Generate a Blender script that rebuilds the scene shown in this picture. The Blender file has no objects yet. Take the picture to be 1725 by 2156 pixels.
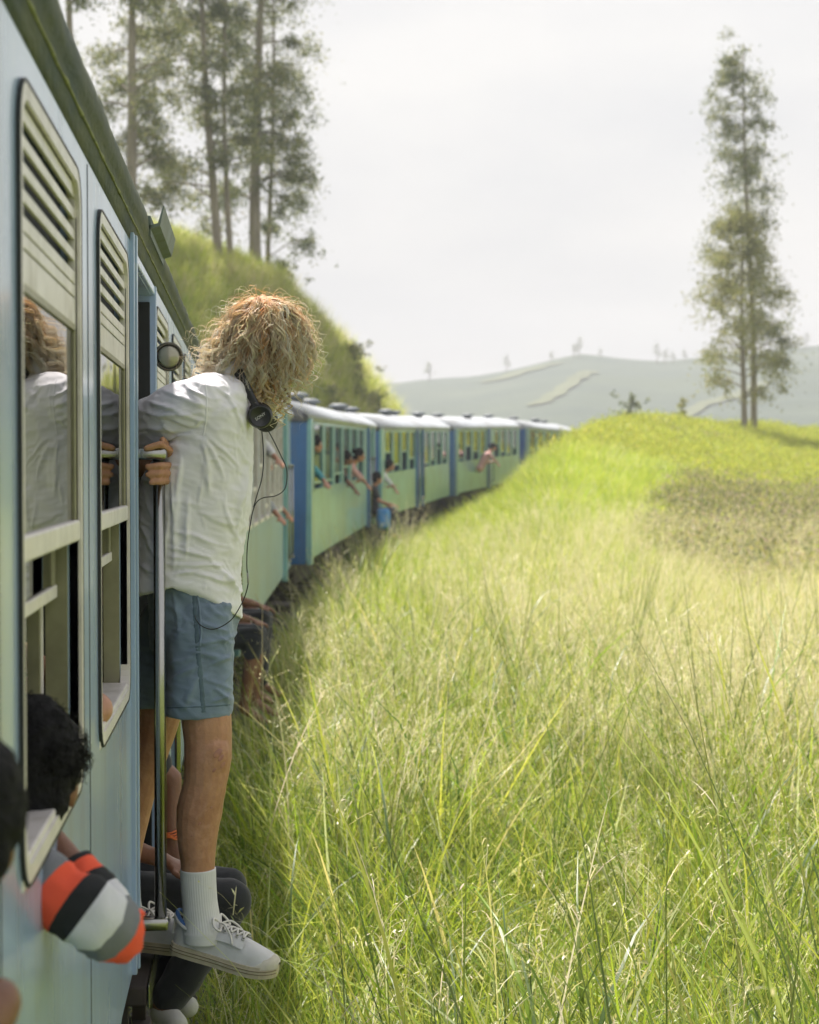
import bpy, bmesh, math, random
import numpy as np
from mathutils import Vector, Matrix, noise

random.seed(7)
scene = bpy.context.scene
COL = scene.collection

# ------------------------------------------------------------------ camera
CAM_Z = 2.1                      # camera height above the lineside ground
FPX = 3594.0                     # focal length in reference pixels (1725 wide)
PSI = math.radians(5.3015)       # yaw to the right of the train's axis
TH = math.radians(1.476)         # pitch down
cam_d = bpy.data.cameras.new('camera')
cam = bpy.data.objects.new('camera', cam_d); COL.objects.link(cam)
cam.location = (0, 0, CAM_Z)
cam.rotation_euler = (math.radians(90) - TH, 0, -PSI)
cam_d.sensor_fit = 'HORIZONTAL'; cam_d.sensor_width = 24.0
cam_d.lens = FPX / 1725.0 * 24.0
cam_d.clip_start = 0.05; cam_d.clip_end = 6000
cam_d.dof.use_dof = True
cam_d.dof.focus_distance = 4.5
cam_d.dof.aperture_fstop = 4.0
cam_d.dof.aperture_blades = 8
scene.camera = cam

# ------------------------------------------------------------------ sky and sun
SUN = Vector((-0.15, 0.46, 0.86)).normalized()     # towards the sun
el = math.asin(SUN.z); az = math.atan2(SUN.x, SUN.y)
w = bpy.data.worlds.new('World'); scene.world = w; w.use_nodes = True
nt = w.node_tree; nt.nodes.clear()
N = nt.nodes.new; Lk = nt.links.new
out = N('ShaderNodeOutputWorld'); bg = N('ShaderNodeBackground')
sky = N('ShaderNodeTexSky'); sky.sky_type = 'NISHITA'; sky.sun_disc = False
sky.sun_elevation = el; sky.sun_rotation = az; sky.dust_density = 6.0; sky.air_density = 1.5
skm = N('ShaderNodeVectorMath'); skm.operation = 'SCALE'; skm.inputs['Scale'].default_value = 0.09
Lk(sky.outputs[0], skm.inputs[0])
tc = N('ShaderNodeTexCoord'); mp = N('ShaderNodeMapping'); mp.inputs['Scale'].default_value = (1.6, 1.6, 4.5)
nz = N('ShaderNodeTexNoise'); nz.inputs['Scale'].default_value = 1.6; nz.inputs['Detail'].default_value = 5
nz.inputs['Roughness'].default_value = 0.5
Lk(tc.outputs['Generated'], mp.inputs[0]); Lk(mp.outputs[0], nz.inputs['Vector'])
cr = N('ShaderNodeValToRGB'); e = cr.color_ramp.elements
e[0].position = 0.38; e[0].color = (0.318, 0.317, 0.326, 1); e[1].position = 0.62; e[1].color = (0.395, 0.384, 0.374, 1)
Lk(nz.outputs['Fac'], cr.inputs[0])
mx = N('ShaderNodeMix'); mx.data_type = 'RGBA'; mx.inputs['Factor'].default_value = 0.90   # thin white cloud veil
Lk(skm.outputs[0], mx.inputs['A']); Lk(cr.outputs[0], mx.inputs['B'])
Lk(mx.outputs['Result'], bg.inputs['Color']); bg.inputs['Strength'].default_value = 1.0
Lk(bg.outputs[0], out.inputs['Surface'])

sd = bpy.data.lights.new('sun', 'SUN'); sd.energy = 4.3; sd.angle = math.radians(1.2); sd.color = (1.0, 0.93, 0.87)
sun = bpy.data.objects.new('sun', sd); COL.objects.link(sun)
sun.rotation_euler = (-SUN).to_track_quat('-Z', 'Y').to_euler(); sun.location = (0, 0, 40)

vs = scene.view_settings
vs.view_transform = 'Standard'; vs.look = 'None'; vs.exposure = 1.24; vs.gamma = 1.0; vs.use_curve_mapping = False
cy = scene.cycles
cy.use_denoising = True; cy.max_bounces = 7; cy.diffuse_bounces = 3; cy.glossy_bounces = 4
cy.transmission_bounces = 5; cy.transparent_max_bounces = 8; cy.volume_bounces = 0
cy.debug_use_spatial_splits = True; cy.adaptive_threshold = 0.02
cy.caustics_reflective = False; cy.caustics_refractive = False; cy.sample_clamp_indirect = 6.0

# ------------------------------------------------------------------ helpers
_f = np.array([math.sin(PSI)*math.cos(TH), math.cos(PSI)*math.cos(TH), -math.sin(TH)])
_r = np.array([math.cos(PSI), -math.sin(PSI), 0.0]); _u = np.cross(_r, _f)
def P(px, py, Y):
    """world point at distance Y along the line, seen at a reference pixel of the survey photo"""
    d = _f + _r*(px-862.5)/FPX + _u*(1078-py)/FPX
    d = d*(Y/d[1])
    return Vector((d[0], d[1], d[2]+CAM_Z))

def tag(o, label=None, cat=None, group=None, kind=None):
    if label: o['label'] = label
    if cat: o['category'] = cat
    if group: o['group'] = group
    if kind: o['kind'] = kind
    return o

def empty(name, loc=(0, 0, 0), rz=0.0, parent=None):
    o = bpy.data.objects.new(name, None); COL.objects.link(o)
    o.location = loc; o.rotation_euler = (0, 0, rz); o.empty_display_size = 0.2
    if parent: o.parent = parent
    return o

def mesh_obj(name, me, parent=None, mat=None, smooth=False):
    o = bpy.data.objects.new(name, me); COL.objects.link(o)
    if mat is not None:
        me.materials.clear(); me.materials.append(mat)
    if smooth:
        me.polygons.foreach_set('use_smooth', [True]*len(me.polygons))
    if parent: o.parent = parent
    return o

class MB:
    """collects shapes into one mesh"""
    def __init__(s): s.v = []; s.f = []
    def add(s, verts, faces):
        n = len(s.v); s.v.extend([tuple(p) for p in verts]); s.f.extend([tuple(i+n for i in q) for q in faces]); return s
    def box(s, x0, x1, y0, y1, z0, z1, b=0.0):
        if b <= 0:
            v = [(x, y, z) for x in (x0, x1) for y in (y0, y1) for z in (z0, z1)]
            return s.add(v, [(0,1,3,2),(4,6,7,5),(0,4,5,1),(2,3,7,6),(0,2,6,4),(1,5,7,3)])
        bm = bmesh.new()
        r = bmesh.ops.create_cube(bm, size=1.0)
        bmesh.ops.scale(bm, vec=(x1-x0, y1-y0, z1-z0), verts=bm.verts)
        bmesh.ops.translate(bm, vec=((x0+x1)/2, (y0+y1)/2, (z0+z1)/2), verts=bm.verts)
        bmesh.ops.bevel(bm, geom=list(bm.edges), offset=b, segments=2, profile=0.5, affect='EDGES')
        s.bm(bm); bm.free(); return s
    def bm(s, bm):
        bm.verts.index_update()
        return s.add([v.co[:] for v in bm.verts], [[v.index for v in f.verts] for f in bm.faces])
    def loft(s, rings, closed=True, caps=True):
        n = len(rings[0]); v = []; f = []
        for r in rings: v.extend(r)
        for i in range(len(rings)-1):
            for j in range(n if closed else n-1):
                k = (j+1) % n
                f.append((i*n+j, i*n+k, (i+1)*n+k, (i+1)*n+j))
        if caps and closed:
            f.append(tuple(range(n-1, -1, -1))); f.append(tuple((len(rings)-1)*n+j for j in range(n)))
        return s.add(v, f)
    def tube(s, pts, rad, n=10, caps=True):
        return s.loft(tube_rings(pts, rad, n), True, caps)
    def lathe(s, prof, origin, axis, n=20):
        ax = Vector(axis).normalized(); a = ax.orthogonal().normalized(); b = ax.cross(a)
        o = Vector(origin); R = []
        for (r, h) in prof:
            R.append([o + ax*h + (a*math.cos(2*math.pi*k/n)+b*math.sin(2*math.pi*k/n))*max(r, 1e-4) for k in range(n)])
        return s.loft(R)
    def build(s, name, mat=None, parent=None, smooth=False):
        me = bpy.data.meshes.new(name); me.from_pydata([tuple(p) for p in s.v], [], s.f); me.update()
        bm = bmesh.new(); bm.from_mesh(me); bmesh.ops.recalc_face_normals(bm, faces=bm.faces); bm.to_mesh(me); bm.free()
        return mesh_obj(name, me, parent, mat, smooth)

def tube_rings(pts, rad, n=10):
    pts = [Vector(p) for p in pts]; m = len(pts)
    if not hasattr(rad, '__len__'): rad = [rad]*m
    R = []; prev = None
    for i, p in enumerate(pts):
        t = (pts[min(i+1, m-1)] - pts[max(i-1, 0)])
        t = t.normalized() if t.length > 1e-9 else Vector((0, 0, 1))
        if prev is None: a = t.orthogonal().normalized()
        else:
            a = prev - t*prev.dot(t)
            a = a.normalized() if a.length > 1e-6 else t.orthogonal().normalized()
        prev = a; b = t.cross(a)
        r = rad[i]
        R.append([p + (a*math.cos(2*math.pi*k/n) + b*math.sin(2*math.pi*k/n))*r for k in range(n)])
    return R

def spline(pts, k=6):
    """Catmull-Rom through the points"""
    pts = [Vector(p) for p in pts]; o = []
    for i in range(len(pts)-1):
        p0 = pts[max(i-1, 0)]; p1 = pts[i]; p2 = pts[i+1]; p3 = pts[min(i+2, len(pts)-1)]
        for j in range(k):
            t = j/k
            o.append(0.5*((2*p1)+(p2-p0)*t+(2*p0-5*p1+4*p2-p3)*t*t+(3*p1-p0-3*p2+p3)*t*t*t))
    o.append(pts[-1]); return o

def capsule(mb, p0, r0, p1, r1, n=14):
    p0 = Vector(p0); p1 = Vector(p1); d = p1-p0; L = d.length
    t = d/L if L > 1e-6 else Vector((0, 0, 1)); a = t.orthogonal().normalized(); b = t.cross(a)
    R = []
    for k in range(1, 5):
        an = math.pi/2*(1-k/4); R.append((p0 - t*r0*math.sin(an), max(r0*math.cos(an), 1e-3)))
    for k in range(0, 4):
        an = math.pi/2*(k/4+0.02*(k == 0)); R.append((p1 + t*r1*math.sin(an), max(r1*math.cos(an), 1e-3)))
    mb.loft([[c + (a*math.cos(2*math.pi*j/n)+b*math.sin(2*math.pi*j/n))*r for j in range(n)] for c, r in R])

def ellipsoid(mb, c, rx, ry, rz, rot=None, n=18, m=12):
    c = Vector(c); R = []
    for i in range(m+1):
        th = math.pi*(0.02+0.96*i/m)
        ring = []
        for j in range(n):
            q = Vector((rx*math.sin(th)*math.cos(2*math.pi*j/n), ry*math.sin(th)*math.sin(2*math.pi*j/n), rz*math.cos(th)))
            if rot: q = rot @ q
            ring.append(c+q)
        R.append(ring)
    mb.loft(R)

def fuse(mb, name, mat, parent, voxel=0.008, smooth=3, disp=None, factor=0.5):
    """voxel union of overlapping closed shapes -> one continuous smooth mesh"""
    me = bpy.data.meshes.new(name); me.from_pydata([tuple(p) for p in mb.v], [], mb.f)
    bm = bmesh.new(); bm.from_mesh(me); bmesh.ops.recalc_face_normals(bm, faces=bm.faces); bm.to_mesh(me); bm.free()
    t = bpy.data.objects.new('tmp', me); COL.objects.link(t)
    m = t.modifiers.new('r', 'REMESH'); m.mode = 'VOXEL'; m.voxel_size = voxel; m.adaptivity = 0
    if smooth:
        q = t.modifiers.new('s', 'SMOOTH'); q.iterations = smooth; q.factor = factor
    dg = bpy.context.evaluated_depsgraph_get(); dg.update()
    ev = t.evaluated_get(dg)
    res = bpy.data.meshes.new_from_object(ev, depsgraph=dg)
    bpy.data.objects.remove(t); bpy.data.meshes.remove(me)
    res.name = name; res.update()
    if disp:
        n = len(res.vertices); co = np.empty(n*3, np.float32); no = np.empty(n*3, np.float32)
        res.vertices.foreach_get('co', co); res.vertices.foreach_get('normal', no)
        co = co.reshape(-1, 3); no = no.reshape(-1, 3)
        co = disp(co.astype(float), no.astype(float))
        res.vertices.foreach_set('co', np.ascontiguousarray(co, np.float32).ravel()); res.update()
    return mesh_obj(name, res, parent, mat, True)

def vnoise(co, scale, seed=0.0):
    """smooth value noise in numpy, range about -1..1"""
    p = co*scale + np.array([seed*17.3, seed*5.1, seed*9.7])
    i = np.floor(p).astype(np.int64); f = p-i; f = f*f*(3-2*f)
    def h(a, b, c):
        n = (a*374761393 + b*668265263 + c*2147483647) & 0x7fffffff
        n = ((n ^ (n >> 13))*1274126177) & 0x7fffffff
        return ((n ^ (n >> 16)) & 0xffff)/32767.5-1
    r = 0
    for dx in (0, 1):
        for dy in (0, 1):
            for dz in (0, 1):
                wgt = (f[:, 0] if dx else 1-f[:, 0])*(f[:, 1] if dy else 1-f[:, 1])*(f[:, 2] if dz else 1-f[:, 2])
                r = r + wgt*h(i[:, 0]+dx, i[:, 1]+dy, i[:, 2]+dz)
    return r

def smoothstep(a, b, x):
    t = np.clip((x-a)/(b-a), 0, 1); return t*t*(3-2*t)

# ------------------------------------------------------------------ materials
MATS = {}
def mat(name, col, rough=0.6, metal=0.0, var=0.0, vscale=6.0, bump=0.0, bscale=60.0, coat=0.0, col2=None,
        stretch=None, spec=0.5, trans=0.0, sub=0.0, attr=None, rvar=0.0, bdetail=3, sheen=0.0, bdist=0.01):
    if name in MATS: return MATS[name]
    m = bpy.data.materials.new(name); m.use_nodes = True; MATS[name] = m
    nt = m.node_tree; b = nt.nodes['Principled BSDF']; N = nt.nodes.new; L = nt.links.new
    b.inputs['Base Color'].default_value = (*col, 1); b.inputs['Roughness'].default_value = rough
    b.inputs['Metallic'].default_value = metal; b.inputs['Specular IOR Level'].default_value = spec
    b.inputs['Coat Weight'].default_value = coat; b.inputs['Coat Roughness'].default_value = 0.08
    if sheen: b.inputs['Sheen Weight'].default_value = sheen
    if sub:
        b.inputs['Subsurface Weight'].default_value = sub; b.inputs['Subsurface Radius'].default_value = (0.012, 0.005, 0.003)
        b.inputs['Subsurface Scale'].default_value = 0.6
    tcn = N('ShaderNodeTexCoord'); vec = tcn.outputs['Object']
    if stretch:
        mp = N('ShaderNodeMapping'); mp.inputs['Scale'].default_value = stretch; L(vec, mp.inputs[0]); vec = mp.outputs[0]
    colsock = None
    if attr:
        a = N('ShaderNodeAttribute'); a.attribute_name = attr; colsock = a.outputs['Color']
    if var or col2 is not None:
        nz = N('ShaderNodeTexNoise'); nz.inputs['Scale'].default_value = vscale; nz.inputs['Detail'].default_value = 6
        nz.inputs['Roughness'].default_value = 0.6
        L(vec, nz.inputs['Vector'])
        mr = N('ShaderNodeMapRange'); mr.inputs['From Min'].default_value = 0.32; mr.inputs['From Max'].default_value = 0.68
        L(nz.outputs['Fac'], mr.inputs['Value'])
        mxn = N('ShaderNodeMix'); mxn.data_type = 'RGBA'; L(mr.outputs[0], mxn.inputs['Factor'])
        c2 = col2 if col2 is not None else tuple(max(0, c*(1-var)) for c in col)
        mxn.inputs['B'].default_value = (*c2, 1)
        c1 = col if col2 is not None else tuple(min(1, c*(1+var)) for c in col)
        mxn.inputs['A'].default_value = (*c1, 1)
        if colsock is not None:
            mm = N('ShaderNodeMix'); mm.data_type = 'RGBA'; mm.blend_type = 'MULTIPLY'; mm.inputs['Factor'].default_value = 1
            L(colsock, mm.inputs['A']); L(mxn.outputs['Result'], mm.inputs['B']); colsock = mm.outputs['Result']
        else: colsock = mxn.outputs['Result']
        if rvar:
            ma = N('ShaderNodeMath'); ma.operation = 'MULTIPLY_ADD'; ma.inputs[1].default_value = rvar; ma.inputs[2].default_value = rough
            L(mr.outputs[0], ma.inputs[0]); L(ma.outputs[0], b.inputs['Roughness'])
    if colsock is not None: L(colsock, b.inputs['Base Color'])
    if bump:
        n2 = N('ShaderNodeTexNoise'); n2.inputs['Scale'].default_value = bscale; n2.inputs['Detail'].default_value = bdetail
        L(vec, n2.inputs['Vector'])
        bp = N('ShaderNodeBump'); bp.inputs['Strength'].default_value = bump; bp.inputs['Distance'].default_value = bdist
        L(n2.outputs['Fac'], bp.inputs['Height']); L(bp.outputs[0], b.inputs['Normal'])
    if trans:
        o = nt.nodes['Material Output']; t = N('ShaderNodeBsdfTranslucent'); ms = N('ShaderNodeMixShader')
        ms.inputs[0].default_value = trans
        if colsock is not None: L(colsock, t.inputs['Color'])
        else: t.inputs['Color'].default_value = (*col, 1)
        L(b.outputs[0], ms.inputs[1]); L(t.outputs[0], ms.inputs[2]); L(ms.outputs[0], o.inputs['Surface'])
    return m

def glass_mat(name, tint, ior=1.9, rough=0.02):
    m = bpy.data.materials.new(name); m.use_nodes = True; MATS[name] = m
    nt = m.node_tree; nt.nodes.clear(); N = nt.nodes.new; L = nt.links.new
    o = N('ShaderNodeOutputMaterial'); ms = N('ShaderNodeMixShader'); g = N('ShaderNodeBsdfGlossy'); t = N('ShaderNodeBsdfTransparent')
    fr = N('ShaderNodeFresnel'); fr.inputs['IOR'].default_value = ior
    g.inputs['Roughness'].default_value = rough; g.inputs['Color'].default_value = (0.95, 0.95, 0.93, 1); t.inputs['Color'].default_value = (*tint, 1)
    tcn = N('ShaderNodeTexCoord'); n2 = N('ShaderNodeTexNoise'); n2.inputs['Scale'].default_value = 5; n2.inputs['Detail'].default_value = 1
    L(tcn.outputs['Object'], n2.inputs['Vector'])
    bp = N('ShaderNodeBump'); bp.inputs['Strength'].default_value = 0.12; bp.inputs['Distance'].default_value = 0.004
    L(n2.outputs['Fac'], bp.inputs['Height']); L(bp.outputs[0], g.inputs['Normal']); L(bp.outputs[0], fr.inputs['Normal'])
    L(fr.outputs[0], ms.inputs[0]); L(t.outputs[0], ms.inputs[1]); L(g.outputs[0], ms.inputs[2]); L(ms.outputs[0], o.inputs['Surface'])
    return m

M_paint = mat('pale_blue_paint', (0.335, 0.455, 0.645), 0.20, var=0.14, vscale=4, bump=0.05, bscale=3.5, coat=0.25, stretch=(1, 1, 0.18), rvar=0.10, bdetail=2, bdist=0.02)
M_paintB = mat('faded_blue_paint', (0.24, 0.39, 0.52), 0.3, var=0.12, vscale=3, coat=0.3)
M_mint = mat('mint_green_paint', (0.20, 0.385, 0.39), 0.35, var=0.2, vscale=2.5, coat=0.3)
M_navy = mat('dark_blue_paint', (0.045, 0.13, 0.30), 0.35, var=0.12, vscale=4)
M_alu = mat('cream_aluminium', (0.70, 0.665, 0.645), 0.38, metal=0.1, var=0.10, vscale=12, rvar=0.1)
M_olive = mat('olive_metal', (0.27, 0.26, 0.17), 0.4, metal=0.2, var=0.15, vscale=15)
M_rubber = mat('black_rubber', (0.018, 0.02, 0.021), 0.55)
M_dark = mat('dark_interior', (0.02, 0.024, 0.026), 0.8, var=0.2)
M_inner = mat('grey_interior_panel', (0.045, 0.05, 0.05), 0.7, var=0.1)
M_roof = mat('silver_roof', (0.37, 0.40, 0.43), 0.45, metal=0.1, var=0.10, vscale=1.5)
M_moss = mat('mossy_gutter', (0.095, 0.105, 0.05), 0.8, col2=(0.04, 0.06, 0.055), vscale=9, bump=0.5, bscale=60, stretch=(1, 0.4, 1))
M_hiline = mat('highlight_line', (0.30, 0.31, 0.13), 0.8, col2=(0.12, 0.14, 0.06), vscale=40)  # yellowish highlight along the gutter, put into the colour
M_steel = mat('polished_steel', (0.38, 0.38, 0.36), 0.22, metal=1.0, var=0.04, bump=0.02, bscale=30)
M_iron = mat('grimy_iron', (0.035, 0.032, 0.03), 0.8, col2=(0.06, 0.045, 0.035), vscale=6)
M_glass = glass_mat('window_glass', (0.45, 0.47, 0.45), 3.8)

def grime(m, col, scale, stretch, lo, hi, amount):
    """old dirt: soft streaks of another colour mixed over the paint"""
    nt = m.node_tree; b = nt.nodes['Principled BSDF']; N = nt.nodes.new; L = nt.links.new
    src = b.inputs['Base Color'].links[0].from_socket
    tc_ = N('ShaderNodeTexCoord'); mp_ = N('ShaderNodeMapping'); mp_.inputs['Scale'].default_value = stretch; nz_ = N('ShaderNodeTexNoise'); nz_.inputs['Scale'].default_value = scale
    nz_.inputs['Detail'].default_value = 7; nz_.inputs['Roughness'].default_value = .65
    L(tc_.outputs['Object'], mp_.inputs[0]); L(mp_.outputs[0], nz_.inputs['Vector'])
    mr = N('ShaderNodeMapRange'); mr.inputs['From Min'].default_value = lo; mr.inputs['From Max'].default_value = hi; mr.inputs['To Max'].default_value = amount; L(nz_.outputs['Fac'], mr.inputs['Value'])
    mx_ = N('ShaderNodeMix'); mx_.data_type = 'RGBA'; L(mr.outputs[0], mx_.inputs['Factor']); L(src, mx_.inputs['A']); mx_.inputs['B'].default_value = (*col, 1); L(mx_.outputs['Result'], b.inputs['Base Color'])
grime(M_paint, (0.30, 0.30, 0.27), 9, (1, 1, 0.07), .50, .72, .45)
grime(M_paint, (0.55, 0.62, 0.66), 30, (1, 1, 0.4), .60, .70, .5)
grime(M_mint, (0.17, 0.19, 0.16), 2.2, (1, 1, 0.25), .48, .72, .6)
grime(M_paintB, (0.20, 0.20, 0.18), 2.5, (1, 1, 0.2), .48, .72, .6)
grime(M_roof, (0.20, 0.20, 0.19), 1.2, (1, .6, 1), .46, .70, .7)
grime(M_navy, (0.10, 0.13, 0.17), 4, (1, 1, 0.2), .5, .7, .6)
grime(M_alu, (0.36, 0.33, 0.26), 14, (1, 1, 0.5), .52, .72, .6)

# ------------------------------------------------------------------ mesh joining helpers
def merge(parts):
    V = []; Fc = []; T = []; n = 0
    for v, f, t in parts: V.append(v); Fc.append(f+n); T.append(t); n += len(v)
    return np.concatenate(V), np.concatenate(Fc), np.concatenate(T)
def tint_mesh(name, v, f, t, m, parent=None):
    me = bpy.data.meshes.new(name); me.from_pydata(np.asarray(v).tolist(), [], np.asarray(f).tolist())
    at = me.color_attributes.new('tint', 'FLOAT_COLOR', 'POINT'); at.data.foreach_set('color', np.concatenate([t, np.ones((len(t), 1))], 1).astype(np.float32).ravel())
    return mesh_obj(name, me, parent, m)
# ------------------------------------------------------------------ terrain
def track_x(Y):
    Y = np.asarray(Y, float); u = np.maximum(0, Y-5.2)
    return np.where(u < 78, -0.3+0.00321*u*u, -0.3+0.00321*78*78+0.5*(u-78))
def track_z(Y):
    Y = np.asarray(Y, float); return 0.00034*np.clip(Y-10, 0, 50)**2
def terrain(X, Y):
    X = np.asarray(X, float); Y = np.asarray(Y, float)
    a = X/np.maximum(Y, 4.0)
    s = X-track_x(Y); zt = track_z(Y)
    # field on the right, rising to a tea-covered crest
    Yr = 57+np.maximum(0, a-0.173)*188
    zr = np.interp(a, [0.0, 0.1, 0.152, 0.166, 0.177, 0.187, 0.2265, 0.295, 0.333, 0.45, 0.8], [1.6, 2.1, 2.55, 2.95, 3.5, 3.65, 3.85, 3.85, 3.75, 4.1, 5.0])
    t = np.clip((Y-12)/(Yr-12), 0, 1)
    zf = zr*t**1.7
    zf = np.where(Y > Yr, zr-np.minimum((Y-Yr)**1.15*0.13, 14), zf)
    # hillside on the left, beyond the train
    zl = np.interp(a, [-1.2, -0.30, -0.046, -0.011, 0.01, 0.048, 0.07, 0.084, 0.11, 0.15], [13, 14.5, 11.1, 10.1, 9.5, 7.1, 5.3, 3.6, 1.6, 1.2])
    q = -s-4.2
    ac = np.clip(a, -0.6, 0.16)
    q70 = np.maximum(-(ac*70-track_x(70.0))-4.2, 3.0)
    tl = smoothstep(0, 1, q/q70*0.92+0.08)
    zh = zt+(zl-zt)*tl
    zh = np.where(Y > 70, zh-np.minimum((Y-70)*0.16, 20), zh)
    z = np.where(s > -2, zt+(zf-zt)*smoothstep(0.2, 3.6, s), zt+(zh-zt)*smoothstep(4.0, 5.5, -s))
    co = np.stack([X, Y, X*0], -1).reshape(-1, 3)
    amp = np.clip((np.abs(s.reshape(-1)+1.3)-1.8)/4, 0, 1)*np.where(s.reshape(-1) > 0, 0.10, 0.22)
    z = z+(vnoise(co, 0.28, 3)*amp+vnoise(co, 0.09, 5)*amp*1.2).reshape(z.shape)
    far = smoothstep(110, 200, np.hypot(X, Y))
    return z*(1-far)+(-9.0)*far

def grid_mesh(name, xs, ys, zf, m, parent=None):
    X, Y = np.meshgrid(xs, ys); Z = zf(X, Y); nx, ny = len(xs), len(ys)
    v = np.stack([X, Y, Z], -1).reshape(-1, 3)
    i = np.arange(nx*ny).reshape(ny, nx)
    f = np.stack([i[:-1, :-1], i[:-1, 1:], i[1:, 1:], i[1:, :-1]], -1).reshape(-1, 4)
    me = bpy.data.meshes.new(name); me.from_pydata(v.tolist(), [], f.tolist()); me.update()
    return mesh_obj(name, me, parent, m, True)

M_ground = mat('grassy_earth', (0.16, 0.20, 0.05), 0.95, col2=(0.10, 0.13, 0.035), vscale=0.9, bump=0.6, bscale=8, bdist=0.08)
def axis(lo, hi, dense_lo, dense_hi, step, grow):
    a = list(np.arange(dense_lo, dense_hi, step)); s = step; x = dense_hi
    while x < hi: a.append(x); s *= grow; x += s
    a.append(hi); s = step; x = dense_lo-step; L = []
    while x > lo: L.append(x); s *= grow; x -= s
    L.append(lo); return np.array(L[::-1]+a)
g = grid_mesh('ground', axis(-1500, 1800, -20, 45, 0.8, 1.15), axis(-300, 2500, -6, 95, 0.8, 1.15), terrain, M_ground)
tag(g, 'grass-covered lineside ground rising into a field and a hillside', 'ground', kind='structure')

# far hills across the valley
M_hill = mat('tea_hillside', (0.038, 0.058, 0.044), 0.95, col2=(0.060, 0.080, 0.050), vscale=0.035, bump=0.4, bscale=0.6, bdist=0.6)
def hill_top(a):
    return np.interp(a, [-0.4, 0.0, 0.084, 0.10, 0.13, 0.16, 0.176, 0.195, 0.215, 0.245, 0.27, 0.30, 0.325, 0.36, 0.5, 0.9],
                     [805, 812, 815, 806, 797, 770, 757, 743, 748, 754, 745, 736, 722, 708, 690, 760])
def hills_z(X, Y):
    a = X/np.maximum(Y, 50); top = 2.1+(985-hill_top(a))/FPX*470.0
    t = np.clip((Y-170)/(470-170), 0, 1)
    z = -14+(top+14)*t**0.85
    z = np.where(Y > 470, top-(Y-470)*0.12, z)
    co = np.stack([X, Y, X*0], -1).reshape(-1, 3)
    return z+((vnoise(co, 0.02, 1)*2.0+vnoise(co, 0.06, 2)*0.8)*np.clip((Y.reshape(-1)-170)/150, 0, 1)).reshape(z.shape)
h = grid_mesh('hills', np.linspace(-260, 420, 150), np.linspace(165, 640, 110), hills_z, M_hill)
tag(h, 'hazy grey-green tea hills far across the valley', 'hills', kind='structure')
M_strip = mat('pale_grass_strip', (0.095, 0.11, 0.055), 0.95, var=0.2, vscale=0.2)
def draped(name, path, width, m, lab):
    mb = MB(); L = []; R = []
    pts = spline(path, 8)
    for i, p in enumerate(pts):
        t = pts[min(i+1, len(pts)-1)]-pts[max(i-1, 0)]; nrm = Vector((-t.y, t.x, 0)).normalized()*width*(0.7+0.5*math.sin(i*0.7)**2)
        row = []
        for k in range(4):
            q = p+nrm*(k/3-0.5); z = float(hills_z(np.array([[q.x]]), np.array([[q.y]]))[0, 0])
            row.append((q.x, q.y, z+0.35))
        L.append(row)
    mb.loft(L, closed=False); o = mb.build(name, m, None, True); tag(o, lab, 'field', kind='structure'); return o
def on_hill(px, Y): return Vector(((px-529)/FPX*Y, Y, 0))
draped('field_strip', [on_hill(1130, 345), on_hill(1180, 365), on_hill(1225, 392), on_hill(1255, 410)], 4.5, M_strip, 'pale mown strip slanting across the far hill')
draped('hill_path', [on_hill(1410, 300), on_hill(1480, 330), on_hill(1560, 350), on_hill(1640, 372)], 4, M_strip, 'pale track curving up the far hill behind the tall trees')
draped('ridge_path', [on_hill(1040, 430), on_hill(1120, 445), on_hill(1170, 455)], 10, M_strip, 'pale grass edge along the left crest of the far hill')

# ballast, sleepers and rails under the train
M_ballast = mat('ballast', (0.13, 0.12, 0.105), 0.95, col2=(0.07, 0.065, 0.06), vscale=9, bump=0.8, bscale=25, bdist=0.04)
def track_frame(Y):
    x = float(track_x(Y)); dx = (float(track_x(Y+0.5))-float(track_x(Y-0.5))); t = Vector((dx, 1, 0)).normalized()
    return Vector((x, Y, float(track_z(Y)))), t, Vector((t.y, -t.x, 0))
mb = MB(); rows = []
for Y in np.arange(-8, 82, 1.5):
    p, t, n = track_frame(Y); c = p-n*1.4
    rows.append([c+n*o_+Vector((0, 0, z_)) for o_, z_ in ((-2.6, -0.15), (-1.6, 0.12), (0, 0.14), (1.35, 0.12), (1.75, -0.1))])
mb.loft(rows, closed=False)
tag(mb.build('track_bed', M_ballast, None, True), 'stone ballast bed under the train', 'track', kind='structure')
for sgn, nm in ((-1, 'far'), (1, 'near')):
    mb = MB(); rows = []
    for Y in np.arange(-8, 82, 1.5):
        p, t, n = track_frame(Y); c = p-n*(1.4-sgn*0.84)
        rows.append([c+n*a_+Vector((0, 0, b_)) for a_, b_ in ((-.07, .2), (-.07, .215), (-.012, .23), (-.012, .3), (-.035, .31), (-.035, .345), (.035, .345), (.035, .31), (.012, .3), (.012, .23), (.07, .215), (.07, .2))])
    mb.loft(rows)
    tag(mb.build('rail', M_iron), 'steel running rail on the %s side under the train' % nm, 'rail', kind='structure')
mb = MB().box(-1.25, 1.25, -0.12, 0.12, 0.06, 0.20, 0.01); sl = mb.build('sleeper', M_iron)
tb = [o for o in COL.objects if o.name == 'track_bed'][0]
first = True
for Y in np.arange(-6, 80, 0.75):
    p, t, n = track_frame(Y); o = sl if first else sl.copy()
    if not first: COL.objects.link(o)
    first = False; c = p-n*1.4; o.location = (c.x, c.y, c.z); o.rotation_euler = (0, 0, math.atan2(-t.x, t.y)); o.parent = tb

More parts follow.
